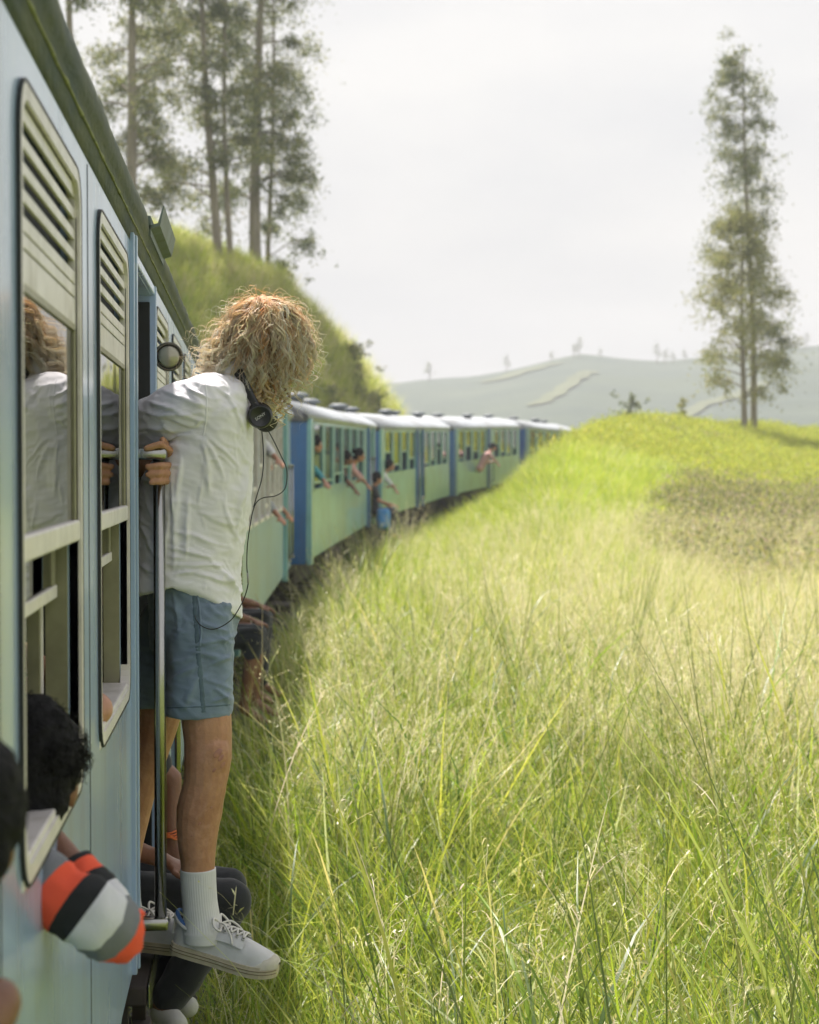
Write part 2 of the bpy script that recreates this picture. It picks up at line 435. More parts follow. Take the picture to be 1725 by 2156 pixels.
# ------------------------------------------------------------------ carriages
def rrect(y0, y1, z0, z1, r, n=6):
    p = []
    for cy_, cz_, a0 in ((y1-r, z1-r, 0), (y0+r, z1-r, 90), (y0+r, z0+r, 180), (y1-r, z0+r, 270)):
        for k in range(n+1):
            a = math.radians(a0+90*k/n); p.append((cy_+r*math.cos(a), cz_+r*math.sin(a)))
    return p
def ring(mb, outer, inner, x0, x1):
    n = len(outer)
    A = [(x1, y, z) for y, z in outer]; B = [(x1, y, z) for y, z in inner]; C_ = [(x0, y, z) for y, z in inner]; D = [(x0, y, z) for y, z in outer]
    v = A+B+C_+D; f = []
    for j in range(n):
        k = (j+1) % n
        for a, b in ((0, 1), (1, 2), (2, 3), (3, 0)):
            f.append((a*n+j, a*n+k, b*n+k, b*n+j))
    mb.add(v, f); return mb
def wall(y0, y1, z0, z1, holes, x0, x1):
    """flat wall in the yz plane with rectangular openings and real reveals"""
    ys = sorted({y0, y1, *[h[0] for h in holes], *[h[1] for h in holes]}); zs = sorted({z0, z1, *[h[2] for h in holes], *[h[3] for h in holes]})
    mb = MB(); ny, nz_ = len(ys), len(zs)
    v = [(x, y, z) for x in (x1, x0) for y in ys for z in zs]
    idx = lambda s, i, j: s*ny*nz_+i*nz_+j
    solid = lambda i, j: 0 <= i < ny-1 and 0 <= j < nz_-1 and not any(h[0] <= (ys[i]+ys[i+1])/2 <= h[1] and h[2] <= (zs[j]+zs[j+1])/2 <= h[3] for h in holes)
    f = []
    for i in range(ny-1):
        for j in range(nz_-1):
            if not solid(i, j): continue
            f.append((idx(0, i, j), idx(0, i+1, j), idx(0, i+1, j+1), idx(0, i, j+1)))
            f.append((idx(1, i, j), idx(1, i, j+1), idx(1, i+1, j+1), idx(1, i+1, j)))
            for di, dj, e0, e1 in ((-1, 0, (i, j), (i, j+1)), (1, 0, (i+1, j), (i+1, j+1)), (0, -1, (i, j), (i+1, j)), (0, 1, (i, j+1), (i+1, j+1))):
                if not solid(i+di, j+dj): f.append((idx(0, *e0), idx(0, *e1), idx(1, *e1), idx(1, *e0)))
    mb.add(v, f); return mb

ZB, ZE = 0.83, 2.69              # bottom and top of a carriage side
ROOF = [(0.0, 2.688), (0.022, 2.70), (0.034, 2.745), (0.02, 2.775), (-0.08, 2.85), (-0.3, 2.95), (-0.75, 3.05), (-1.35, 3.09)]
ROOF = ROOF+[(-2.7-x, z) for x, z in ROOF[-2::-1]]

def roof_mesh(mb, y0, y1, prof, steps=2, th=0.03):
    rows = []
    for k in range(steps+1):
        y = y0+(y1-y0)*k/steps
        rows.append([(x, y, z) for x, z in prof]+[(x*0.985-0.02, y, z-th) for x, z in prof[::-1]])
    mb.loft(rows); return mb

def louvre_window(car, y0, y1, lab=None, detail=True):
    """tall framed window: louvred vent, fixed pane, half-raised inner sash"""
    z0, z1 = 1.545, 2.610
    w = ring(MB(), rrect(y0, y1, z0, z1, 0.07), rrect(y0+.022, y1-.022, z0+.024, z1-.022, 0.055), -0.016, 0.006).build('window', M_alu, car)
    if lab: w['label'] = lab
    ring(MB(), rrect(y0-.005, y1+.005, z0-.005, z1+.005, 0.075), rrect(y0-.001, y1+.001, z0-.001, z1+.001, 0.071), -0.02, 0.007).build('gasket', M_rubber, w)
    a, b = y0+.020, y1-.020
    MB().box(-.034, -.028, a, b, 2.33, 2.60).build('vent_dark_sheet', M_dark, w)  # added black sheet, painted as the shade in the void behind the slats
    edges = [2.59, 2.566, 2.547, 2.530, 2.511, 2.494, 2.475, 2.458, 2.439, 2.4185, 2.4150, 2.3960, 2.3920, 2.348]
    for i in range(0, len(edges), 2):
        sl_ = MB().box(-.009, -.003, a+.006, b-.006, edges[i+1], edges[i], .001).build('slat', M_alu, w)
    MB().box(-.014, -.002, a, a+.012, 2.34, 2.60).build('stile', M_alu, w)
    MB().box(-.014, -.002, b-.012, b, 2.34, 2.60).build('stile', M_alu, w)
    MB().box(-.009, -.006, a, b-.012, 2.005, 2.345).build('glass_pane', M_glass, w)
    MB().box(-.014, -.002, b-.016, b, 1.985, 2.343, .002).build('sash_stile', M_olive, w)
    MB().box(-.018, 0.004, a, b-.004, 1.974, 2.010, .004).build('sash_rail', M_alu, w)
    MB().box(-.012, -.002, a, b-.016, 2.337, 2.347).build('sash_rail', M_olive, w)
    # inner sash, pushed half way up
    MB().box(-.042, -.039, a, b-.075, 1.890, 1.978).build('glass_pane', M_glass, w)
    MB().box(-.052, -.034, a, b-.02, 1.876, 1.899, .003).build('sash_rail', M_alu, w)
    MB().box(-.05, -.036, b-.085, b-.03, 1.899, 1.985).build('sash_stile', M_olive, w)
    # channels and an inner post beside the opening
    MB().box(-.056, -.018, b-.012, b-.0025, z0+.02, 1.975).build('channel', M_olive, w)
    MB().box(-.082, -.062, b-.05, b-.03, z0+.02, 1.9).build('channel', M_olive, w)
    MB().box(-.14, -.12, a+.02, a+.10, z0, 1.9).build('blind', M_alu, w)
    MB().box(-.075, 0.002, a, b, z0-.005, z0+.036, .004).build('sill', M_alu, w)
    return w

def plain_window(car, y0, y1, z0, z1, xs, m, pane=True, drop=0.5):
    w = ring(MB(), rrect(y0, y1, z0, z1, 0.04, 3), rrect(y0+.03, y1-.03, z0+.03, z1-.03, 0.03, 3), xs-.045, xs+.008).build('window', m, car)
    zm = z0+(z1-z0)*drop
    MB().box(xs-.03, xs-.012, y0+.02, y1-.02, zm-.018, zm+.018).build('sash_rail', m, w)
    if pane: MB().box(xs-.022, xs-.019, y0+.02, y1-.02, zm+.018, z1-.02).build('glass_pane', M_glass, w)
    return w

def bogie(car, yc):
    b = MB()
    for x in (-0.35, -2.35): b.box(x-.06, x+.06, yc-1.15, yc+1.15, .42, .62, .02)
    b.box(-2.3, -.4, yc-.2, yc+.2, .45, .66, .02)
    for y in (yc-.85, yc+.85): b.tube([(-2.3, y, .55), (-.4, y, .55)], .06, 8)
    bo = b.build('bogie', M_iron, car)
    for y in (yc-.85, yc+.85):
        for x, s in ((-.56, 1), (-2.24, -1)):
            MB().lathe([(.0, -.05), (.36, -.05), (.40, -.045), (.40, .0), (.36, .01), (.36, .05), (.12, .06), (.0, .06)], (x, y, .66), (s, 0, 0), 20).build('wheel', M_iron, bo)

def hand_rail(car, y, x, z0, z1, r=0.0145):
    h_ = MB().tube([(x, y, z0), (x, y, z1)], r, 14).build('hand_rail', M_steel, car, True)
    for z in (z0, z1):
        MB().box(-.01, x+.022, y-.02, y+.02, z-.018, z+.018, .008).build('bracket', M_steel, h_)
    return h_
# ---- the carriage beside the camera
A0 = -3.2; LA = 12.6
carA = empty('railway_carriage', (-0.3, A0, 0))
tag(carA, 'glossy pale blue carriage nearest the camera with louvred windows', 'carriage', 'carriages of the train')
WA = [(-2.32, -1.53), (-1.18, -0.39), (-0.04, 0.75), (1.10, 1.89), (2.24, 3.03), (3.385, 4.195), (5.43, 6.20), (6.56, 7.35), (7.70, 8.49)]
DY0, DY1 = 4.387, 5.215
holes = [(a-A0+.022, b-A0-.022, 1.567, 2.588) for a, b in WA]+[(DY0-A0, DY1-A0, ZB, 2.62)]
wall(0, LA, ZB, ZE, holes, -0.055, 0).build('side_wall', M_paint, carA)
for i, (a, b) in enumerate(WA): louvre_window(carA, a-A0, b-A0)
# strips and groove at the edge of the doorway
yj = DY0-A0
for y_, w_, x_, m_ in ((yj-.075, .022, .012, M_paint), (yj-.045, .016, .005, M_rubber), (yj-.022, .022, .016, M_paint)):
    MB().box(-.012, x_, y_-w_/2, y_+w_/2, ZB-.004, ZE-.004, .003).build('door_strip', m_, carA)
MB().box(-.012, .016, DY1-A0+.004, DY1-A0+.03, ZB-.002, 2.65, .004).build('door_post', M_paint, carA)
MB().box(-.012, .012, yj-.005, DY1-A0+.03, 2.622, 2.648, .004).build('door_lintel', M_paint, carA)
MB().box(-.056, -.003, DY1-A0-.010, DY1-A0+.001, ZB, 2.60, .002).build('door_jamb', M_dark, carA)
MB().box(-.056, -.003, yj-.001, yj+.008, ZB, 2.60, .002).build('door_jamb', M_dark, carA)
for y_ in (1.425, 2.565): MB().box(-.004, .0012, y_-A0+1.14-.5-.0015, y_-A0+1.14-.5+.0015, ZB+.01, ZE-.03).build('panel_seam', M_rubber, carA)
# lower skirt tucked in under the body
mb = MB(); mb.loft([[(-.008, y, ZB), (-.035, y, ZB-.16), (-.07, y, ZB-.16), (-.05, y, ZB)] for y in (0, yj-.05)])
mb.build('skirt', M_paintB, carA)
mb = MB(); mb.loft([[(-.008, y, ZB), (-.035, y, ZB-.16), (-.07, y, ZB-.16), (-.05, y, ZB)] for y in (DY1-A0+.03, LA)])
mb.build('skirt', M_paintB, carA)
roof_mesh(MB(), -.02, LA+.02, [(min(x, -.03)-.01, max(z, 2.79)) for x, z in ROOF[2:-2]], 8).build('roof', M_roof, carA, True)
# weathered gutter: cove, lip and a seam line with its highlight painted in
def gutter(car, L, m, step=0.05, amp=0.004):
    prof = [(0.001, 2.668), (0.004, 2.690), (0.009, 2.702), (0.011, 2.716), (0.012, 2.735), (0.018, 2.742), (0.020, 2.760), (0.018, 2.790), (0.008, 2.806), (-0.05, 2.826), (-0.05, 2.70), (-.01, 2.668)]
    rows = []; n = int(L/step)
    for k in range(n+1):
        y = L*k/n
        q = np.array([[y*1.0, 0, 0]]); d1 = float(vnoise(q, 13, 2)[0])*amp*.7; d2 = float(vnoise(q, 2.3, 4)[0])*amp*.9
        rows.append([(x+(d1+d2)*(0.3 if i < 4 else 1)*(x > 0.008), y, z+d2*0.8*(x > 0.008)) for i, (x, z) in enumerate(prof)])
    MB().loft(rows).build('gutter', m, car, True)
gutter(carA, LA, M_moss)
mb = MB(); mb.tube([(0.0115+0.0008*math.sin(k*1.7)*math.sin(k*.31), k*0.06, 2.709+0.0008*math.sin(k*0.9+math.sin(k*.37))) for k in range(int(LA/0.06))], [0.0028+0.0016*math.sin(k*2.3)*math.sin(k*.53) for k in range(int(LA/0.06))], 6)
mb.build('gutter_seam', M_hiline, carA, True)
# bent metal rain hood fixed to the gutter over the door
M_hood = mat('weathered_hood', (0.13, 0.17, 0.15), 0.5, metal=0.3, col2=(0.08, 0.10, 0.06), vscale=12)
yh0, yh1 = 4.80-A0, 5.50-A0
hood = MB()
hood.loft([[(.016, y, 2.772), (.044, y, 2.780), (.058, y, 2.828), (.062, y, 2.828), (.050, y, 2.773), (.016, y, 2.762)] for y in (yh0, yh1)])
hood.box(.014, .024, yh0, yh1, 2.745, 2.80)
hood.build('rain_hood', M_hood, carA)
# inside: floor, ceiling, far side, ends, vestibule partitions, an open door leaf
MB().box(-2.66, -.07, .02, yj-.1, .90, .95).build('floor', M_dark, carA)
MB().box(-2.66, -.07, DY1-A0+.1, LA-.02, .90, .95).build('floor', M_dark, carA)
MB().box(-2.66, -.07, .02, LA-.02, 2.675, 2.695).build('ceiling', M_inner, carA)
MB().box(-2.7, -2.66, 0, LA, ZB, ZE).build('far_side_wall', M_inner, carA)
MB().box(-2.65, -.06, -.001, .03, ZB, ZE).build('end_wall', M_paintB, carA)
MB().box(-2.65, -.06, LA-.03, LA+.001, ZB, ZE).build('end_wall', M_navy, carA)
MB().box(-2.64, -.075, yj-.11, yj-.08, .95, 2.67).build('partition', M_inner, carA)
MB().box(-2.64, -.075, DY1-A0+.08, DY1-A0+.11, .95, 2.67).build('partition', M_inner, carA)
M_wood = mat('brown_door', (0.11, 0.065, 0.045), 0.6, var=0.2, vscale=8, stretch=(3, 3, 0.3))
dl = MB().box(-.80, -.075, DY1-A0-.045, DY1-A0-.012, .80, 2.58, .004).build('door', M_wood, carA)
MB().tube([(-.70, DY1-A0-.06, 1.75), (-.70, DY1-A0-.075, 1.77), (-.70, DY1-A0-.075, 1.93), (-.70, DY1-A0-.06, 1.95)], .008, 8).build('handle', M_steel, dl)
st = MB().box(-1.3, .03, yj+.01, DY1-A0-.01, .715, .765, .006).build('step', M_iron, carA)
MB().box(.032, .037, yj+.01, DY1-A0-.01, .71, .77, .002).build('step_nosing', M_steel, st)
MB().box(-.35, .0, yj+.03, DY1-A0-.03, .40, .44, .006).build('step', M_iron, carA)
for y in (yj+.05, DY1-A0-.05): MB().box(-.06, -.02, y-.02, y+.02, .42, .74).build('step_hanger', M_iron, carA)
MB().box(-1.9, -.8, .4, LA-.4, .55, .80).build('underframe', M_iron, carA)
for yc in (2.2, LA-2.2): bogie(carA, yc)
# polished grab rails either side of the doorway
def grab(car, y, x, z0, z1, dy):
    pts = [(-.005, y-dy, z1), (x*.55, y-dy*.6, z1+.004), (x*.9, y-dy*.15, z1+.003), (x, y, z1-.02), (x, y, z1-.06)]
    body = MB(); body.tube([(x, y, z0-.01), (x, y, z1-.005)], .0152, 16)
    h_ = body.build('hand_rail', M_steel, car, True)
    b = MB(); b.box(-.008, x+.021, y-.026, y+.018, z1-.014, z1+.016, .009); b.build('bracket', M_steel, h_, True)
    b = MB(); b.box(-.03, x+.021, y-.026, y+.018, z0-.02, z0+.012, .008); b.build('bracket', M_steel, h_, True)
    return h_
RAILX = 0.066
grab(carA, 4.40-A0, RAILX, 0.935, 2.135, 0)
grab(carA, 5.30-A0, RAILX, 0.935, 2.135, 0)
# round lamp on the body just past the door
lp = P(355, 751, 5.36)
lc = MB().lathe([(0, -.05), (.024, -.05), (.030, -.03), (.034, -.012), (.045, -.010), (.0455, .008), (.041, .014), (.036, .010), (.034, .002), (0, .002)], lp-Vector((-.3, A0, 0)), (0.12, -1, -0.05), 28).build('marker_lamp', mat('bronze_rim', (0.10, 0.095, 0.075), 0.3, metal=0.7, var=0.1, vscale=20), carA, True)
MB().lathe([(0, -.002), (.0345, .001), (.034, .012), (.029, .022), (.019, .030), (0, .034)], lp-Vector((-.3, A0, 0)), (0.12, -1, -0.05), 24).build('lens', mat('lamp_lens', (0.36, 0.34, 0.27), 0.28, metal=0.4, bump=0.05, bscale=40), lc, True)
q = lp-Vector((-.3, A0, 0))
MB().tube([q+Vector((0, .05, 0)), q+Vector((-.03, .08, 0)), (-.01, q.y+.09, q.z)], .009, 8).build('lamp_bracket', M_iron, lc)

# ---- carriages ahead, each a chord of the curve
def carriage(label, p0, p1, paint, endm, doors, wins, posts, zb_win=1.66, zt_win=2.64, low=None, vents=0, roofm=None, seed=0):
    p0 = Vector(p0); p1 = Vector(p1); d = p1-p0; L = d.xy.length
    car = empty('railway_carriage', p0, math.atan2(-d.x, d.y)); car.rotation_euler.x = math.atan2(d.z, L)
    tag(car, label, 'carriage', 'carriages of the train')
    hs = [(a+.015, b-.015, zb_win+.015, zt_win-.015) for a, b in wins]
    wall(0, L, ZB, ZE, hs+[(a, b, ZB, 2.62) for a, b in doors], -.05, 0).build('side_wall', paint, car)
    wall(0, L, ZB, ZE, hs+[(a, b, ZB, 2.62) for a, b in doors], -2.7, -2.65).build('far_side_wall', paint, car)
    if low is not None:
        xs = [0]+[t for dd in doors for t in dd]+[L]
        for a, b in zip(xs[::2], xs[1::2]): MB().box(-.002, .004, a+.003, b-.003, ZB+.01, 1.30).build('lower_panel', low, car)
    for a, b in wins:
        plain_window(car, a, b, zb_win, zt_win, 0.0, M_alu if paint is not M_mint else paint, True, random.Random(seed+int(a*10)).choice([.12, .2, .3, .5]))
    for y, wd, m_ in posts: MB().box(-.02, .05, y-wd/2, y+wd/2, ZB-.06, 2.70, .01).build('end_post', m_, car)
    roof_mesh(MB(), -.02, L+.02, ROOF, 3).build('roof', roofm or M_roof, car, True)
    ep = [(x*0.995-.006, z-.004) for x, z in ROOF]+[(-2.67, ZB-.05), (-.03, ZB-.05)]
    for y in (-.001, L-.059):
        ew = MB().loft([[(x, y, z) for x, z in ep], [(x, y+.06, z) for x, z in ep]]).build('end_wall', endm, car)
    for y in (-.10, L+.02):
        MB().box(-1.85, -.85, y, y+.08, .9, 2.75, .02).build('gangway', M_rubber, car)
    MB().box(-2.64, -.06, .08, L-.08, .88, .93).build('floor', M_dark, car)
    MB().box(-2.4, -.3, .3, L-.3, .62, .82).build('underframe', M_iron, car)
    for k in range(3): MB().box(-.9, -.25, L*.36+k*1.1, L*.36+k*1.1+.8, .38, .66, .03).build('equipment_box', M_iron, car)
    for a, b in doors:
        MB().box(-.4, .06, a+.05, b-.05, .42, .47).build('step', M_iron, car)
        hand_rail(car, a-.06, .06, 1.0, 2.1); hand_rail(car, b+.06, .06, 1.0, 2.1)
    for yc in (2.0, L-2.0): bogie(car, yc)
    for k in range(vents):
        y = L*(k+.5)/vents
        v_ = MB().lathe([(0, 0), (.12, 0), (.12, .06), (.20, .07), (.21, .11), (.12, .15), (0, .155)], (-.85+.2*(k % 2), y+.5*math.sin(k*2.1+seed), 3.03), (0, 0, 1), 14).build('roof_vent', mat('grey_vent', (0.16, 0.18, 0.20), 0.6), car, True)
    return car
def tz(Y): return float(track_z(Y))
def fill(a, b, n, w_): 
    st_ = (b-a)/n; return [(a+k*st_+(st_-w_)/2, a+k*st_+(st_+w_)/2) for k in range(n)]
carB = carriage('faded blue carriage coupled just ahead of the nearest one', (-.26, 10.0, 0), (.50, 21.7, tz(21.7)*.6), M_paintB, M_paintB,
    [(1.0, 1.85), (9.9, 10.7)], fill(2.3, 9.5, 8, .72), [(2.02, .07, M_mint), (9.7, .08, M_mint)], 1.60, 2.62, None, 3, None, 11)
carC = carriage('mint green carriage with a dark blue end wall', (.745, 22.5, .05), (2.55, 35.0, tz(35)), M_mint, M_navy,
    [(10.6, 11.5)], fill(.6, 9.6, 6, 1.22), [(.12, .22, M_mint), (10.4, .16, M_navy), (11.75, .2, M_mint)], 1.72, 2.66, None, 4, None, 21)
carD = carriage('mint green carriage third ahead, with a dark post halfway', (2.68, 35.7, tz(35.5)), (5.62, 48.2, tz(48.2)), M_mint, M_navy,
    [(6.0, 6.8)], fill(.7, 5.7, 4, 1.05)+fill(7.2, 12.4, 4, 1.05), [(.2, .3, M_mint), (5.9, .2, M_navy), (6.9, .12, M_navy)], 1.72, 2.66, None, 4, None, 31)
carE = carriage('mint green carriage fourth ahead, half hidden by grass', (5.80, 48.9, tz(48.9)), (9.62, 60.8, tz(60.8)), M_mint, M_navy,
    [(5.8, 6.6)], fill(.7, 5.6, 4, 1.0)+fill(7.0, 12.1, 4, 1.0), [(.15, .25, M_navy), (.55, .3, M_mint), (6.1, .4, M_navy)], 1.72, 2.66, None, 3, None, 41)
carF = carriage('last visible green carriage vanishing behind the grassy bank', (9.9, 61.5, tz(61.5)), (13.2, 69.2, tz(69)), M_mint, M_navy,
    [(5.8, 6.6)], fill(.7, 5.6, 4, 1.0), [(.15, .5, M_navy)], 1.72, 2.66, None, 3, None, 51)

# haze in the valley air
hz = MB().box(-700, 900, -40, 680, -25, 62).build('haze')
m = bpy.data.materials.new('haze_air'); m.use_nodes = True; nt = m.node_tree; nt.nodes.clear()
o_ = nt.nodes.new('ShaderNodeOutputMaterial'); pv = nt.nodes.new('ShaderNodeVolumePrincipled')
pv.inputs['Color'].default_value = (0.90, 0.94, 0.98, 1); pv.inputs['Density'].default_value = 0.00095; pv.inputs['Anisotropy'].default_value = 0.0
nt.links.new(pv.outputs[0], o_.inputs['Volume']); hz.data.materials.append(m)
tag(hz, 'pale humid haze filling the valley air', 'haze', kind='stuff')
# ------------------------------------------------------------------ people
def skin(name, col, col2): return mat(name, col, 0.48, col2=col2, vscale=9, bump=0.16, bscale=95, sub=0.10, spec=0.4)
SK_TAN = skin('tanned_skin', (0.50, 0.265, 0.155), (0.35, 0.165, 0.09))
SK_BRN = skin('brown_skin', (0.25, 0.125, 0.075), (0.19, 0.09, 0.055))
SK_MED = skin('medium_skin', (0.50, 0.27, 0.18), (0.42, 0.21, 0.14))
grime(SK_TAN, (0.62, 0.36, 0.24), 30, (1, 1, 1), .5, .7, .45); grime(SK_TAN, (0.27, 0.12, 0.07), 60, (1, 1, .6), .58, .72, .55)
M_blackhair = mat('black_hair', (0.010, 0.010, 0.011), 0.75, spec=0.15, var=0.3, vscale=40, bump=0.9, bscale=140, bdist=0.01)
M_blackcloth = mat('black_cloth', (0.018, 0.021, 0.025), 0.9, var=0.2, vscale=20, bump=0.3, bscale=220, bdist=0.003, sheen=0.2)
def cloth(name, c, **k): return mat(name, c, 0.85, var=k.pop('var', 0.08), vscale=12, bump=0.25, bscale=150, bdist=0.003, sheen=0.2, **k)

def hand(mb, wrist, direc, normal, s=1.0, curl=0.6, side=1, spread=0.1):
    """palm and five separate fingers; normal = palm side, side = +1/-1 picks where the thumb leaves the palm"""
    d = Vector(direc).normalized(); n = Vector(normal); n = (n-d*n.dot(d)).normalized(); l = d.cross(n)*side
    wrist = Vector(wrist); k0 = wrist+d*.085*s
    for o_ in (-.028, -.010, .010, .026): capsule(mb, wrist+d*.015*s+l*o_*.6*s, .017*s, k0+l*o_*s, .0125*s, 8)
    for o_, L in ((.030, .068), (.010, .076), (-.010, .070), (-.029, .055)):
        p = k0+l*o_*s; a = 0.25*curl; dd = d+l*spread*o_*10
        for seg, rr in ((.45, .0098), (.31, .009), (.24, .008)):
            dirc = (dd*math.cos(a)+n*math.sin(a)).normalized(); q = p+dirc*L*seg*s; capsule(mb, p, rr*s, q, (rr-.0008)*s, 8); p = q; a += curl
    t0 = wrist+d*.025*s+l*.026*s; t1 = t0+(d*.6+l*.75+n*.25).normalized()*.038*s; t2 = t1+(d*.9+l*.25+n*.35*curl).normalized()*.03*s; t3 = t2+(d*.95+n*.5*curl).normalized()*.024*s
    capsule(mb, t0, .014*s, t1, .012*s, 8); capsule(mb, t1, .0115*s, t2, .010*s, 8); capsule(mb, t2, .010*s, t3, .0085*s, 8)

def head(mb, c, up, face, s=1.0):
    """skull, jaw, nose, brow, lips, ears, as shapes to be fused with the body"""
    up = Vector(up).normalized(); f = Vector(face); f = (f-up*f.dot(up)).normalized(); r = f.cross(up)
    R = Matrix((r, f, up)).transposed()
    ellipsoid(mb, Vector(c)+up*.015*s-f*.005*s, .074*s, .094*s, .098*s, R)
    ellipsoid(mb, Vector(c)-up*.052*s+f*.026*s, .055*s, .062*s, .062*s, R)
    ellipsoid(mb, Vector(c)-up*.098*s+f*.06*s, .024*s, .022*s, .018*s, R, 10, 8)
    capsule(mb, Vector(c)-up*.008*s+f*.086*s, .009*s, Vector(c)-up*.042*s+f*.103*s, .0125*s, 8)
    capsule(mb, Vector(c)+up*.018*s+f*.082*s-r*.035*s, .011*s, Vector(c)+up*.018*s+f*.082*s+r*.035*s, .011*s, 8)
    capsule(mb, Vector(c)-up*.068*s+f*.084*s-r*.018*s, .008*s, Vector(c)-up*.068*s+f*.084*s+r*.018*s, .008*s, 8)
    for sd in (-1, 1): ellipsoid(mb, Vector(c)-up*.015*s+r*sd*.076*s-f*.005*s, .010*s, .018*s, .030*s, R, 10, 8)
    return R
def eyes(parent, c, up, face, s=1.0):
    up = Vector(up).normalized(); f = Vector(face); f = (f-up*f.dot(up)).normalized(); r = f.cross(up)
    for sd in (-1, 1):
        e_ = MB(); ellipsoid(e_, Vector(c)+up*.001*s+f*.080*s+r*sd*.031*s, .0115*s, .0115*s, .0115*s, None, 10, 8)
        eo = e_.build('eye', mat('eye_white', (0.75, 0.73, 0.70), 0.2), parent, True)
        i_ = MB(); ellipsoid(i_, Vector(c)+up*.001*s+f*.0885*s+r*sd*.031*s, .005*s, .005*s, .005*s, None, 8, 6); i_.build('iris', mat('eye_iris', (0.02, 0.015, 0.01), 0.15), eo, True)

def hair_cap(c, up, face, m, parent, s=1.0, thick=.016, seed=1, voxel=.008, name='hair'):
    up = Vector(up).normalized(); f = Vector(face); f = (f-up*f.dot(up)).normalized(); r = f.cross(up); R = Matrix((r, f, up)).transposed()
    mb = MB(); c = Vector(c)
    ellipsoid(mb, c+up*.030*s-f*.016*s, (.074+thick)*s, (.088+thick)*s, (.088+thick)*s, R)
    ellipsoid(mb, c-up*.022*s-f*.045*s, (.066+thick)*s, (.05+thick)*s, (.055+thick)*s, R)
    def disp(co, no): return co+no*(vnoise(co, 60, seed)*.005+vnoise(co, 140, seed+1)*.003)[:, None]*s
    return fuse(mb, name, m, parent, voxel, 1, disp)

def person(label, J, sk, shirt, pants, hairm, voxel=0.014, face=(1, 0, -.2), up=(0, 0, 1), sleeve=1.0, legs=True, group=None, hands=((0.4), (0.4)), headon=True, s=1.0, foot=None, shirt_name='shirt', hand_n=((0, 0, -1), (0, 0, -1)), trouser=1.0):
    """body as one fused mesh from joints; clothes and hair are its children"""
    V3 = {k: Vector(v) for k, v in J.items()}
    root = empty('person', V3['pelvis']); tag(root, label, 'person', group)
    off = V3['pelvis']
    V3 = {k: v-off for k, v in V3.items()}
    B = MB()
    capsule(B, V3['hipL'], .085*s, V3['hipR'], .085*s); capsule(B, V3['pelvis'], .105*s, V3['chest'], .115*s)
    capsule(B, V3['shL'], .055*s, V3['shR'], .055*s); capsule(B, V3['chest'], .11*s, V3['neck'], .06*s); 
    if headon:
        capsule(B, V3['neck'], .052*s, V3['head']-Vector(up)*.05, .047*s); head(B, V3['head'], up, face, s)
    for a in 'LR':
        if 'el'+a in V3:
            capsule(B, V3['sh'+a], .05*s, V3['el'+a], .037*s); capsule(B, V3['el'+a], .037*s, V3['wr'+a], .026*s)
            d = V3['wr'+a]-V3['el'+a]; hand(B, V3['wr'+a], d, hand_n[0 if a == 'L' else 1], s, hands[0 if a == 'L' else 1], 1 if a == 'L' else -1)
        if legs and 'kn'+a in V3:
            capsule(B, V3['hip'+a], .082*s, V3['kn'+a], .056*s); mid = V3['kn'+a].lerp(V3['an'+a], .35)
            capsule(B, V3['kn'+a], .055*s, mid, .053*s); capsule(B, mid, .053*s, V3['an'+a], .036*s)
            if 'toe'+a in V3: capsule(B, V3['an'+a], .038*s, V3['toe'+a], .024*s)
    body = fuse(B, 'body', sk, root, voxel, 2)
    S = MB(); k = .016
    capsule(S, V3['hipL'].lerp(V3['chest'], .15), .095*s, V3['hipR'].lerp(V3['chest'], .15), .095*s); capsule(S, V3['pelvis'], .108*s+k, V3['chest'], .118*s+k)
    capsule(S, V3['shL'], .058*s+k, V3['shR'], .058*s+k); capsule(S, V3['chest'], .112*s+k, V3['neck']-Vector((0, 0, .03)), .055*s+k)
    for a in 'LR':
        if 'el'+a in V3:
            e1 = V3['sh'+a].lerp(V3['el'+a], min(sleeve, 1.0)*(1 if sleeve >= 1 else .95)); capsule(S, V3['sh'+a], .052*s+k, e1, .04*s+k)
            if sleeve > 1: capsule(S, e1, .04*s+k, V3['el'+a].lerp(V3['wr'+a], sleeve-1), .028*s+k)
    def fold(co, no): return co+no*(vnoise(co, 14, 3)*.006+vnoise(co, 32, 4)*.003)[:, None]
    fuse(S, shirt_name, shirt, root, voxel, 3, fold)
    if pants is not None and legs and 'knL' in V3:
        S = MB(); capsule(S, V3['hipL'], .098*s, V3['hipR'], .098*s)
        for a in 'LR':
            capsule(S, V3['hip'+a], .096*s, V3['kn'+a], .072*s)
            if trouser > 0: capsule(S, V3['kn'+a], .071*s, V3['kn'+a].lerp(V3['an'+a], trouser), .058*s)
        fuse(S, 'trousers', pants, root, voxel, 3, fold)
        for a in 'LR':
            if foot is not None and 'toe'+a in V3:
                F_ = MB(); capsule(F_, V3['an'+a]+Vector((0, 0, -.02)), .044*s, V3['toe'+a], .036*s); fuse(F_, 'shoe', foot, root, voxel*.8, 2)
    if headon:
        eyes(root, V3['head'], up, face, s); hair_cap(V3['head'], up, face, hairm, root, s, seed=len(label), voxel=max(.008, voxel*.7))
    return root

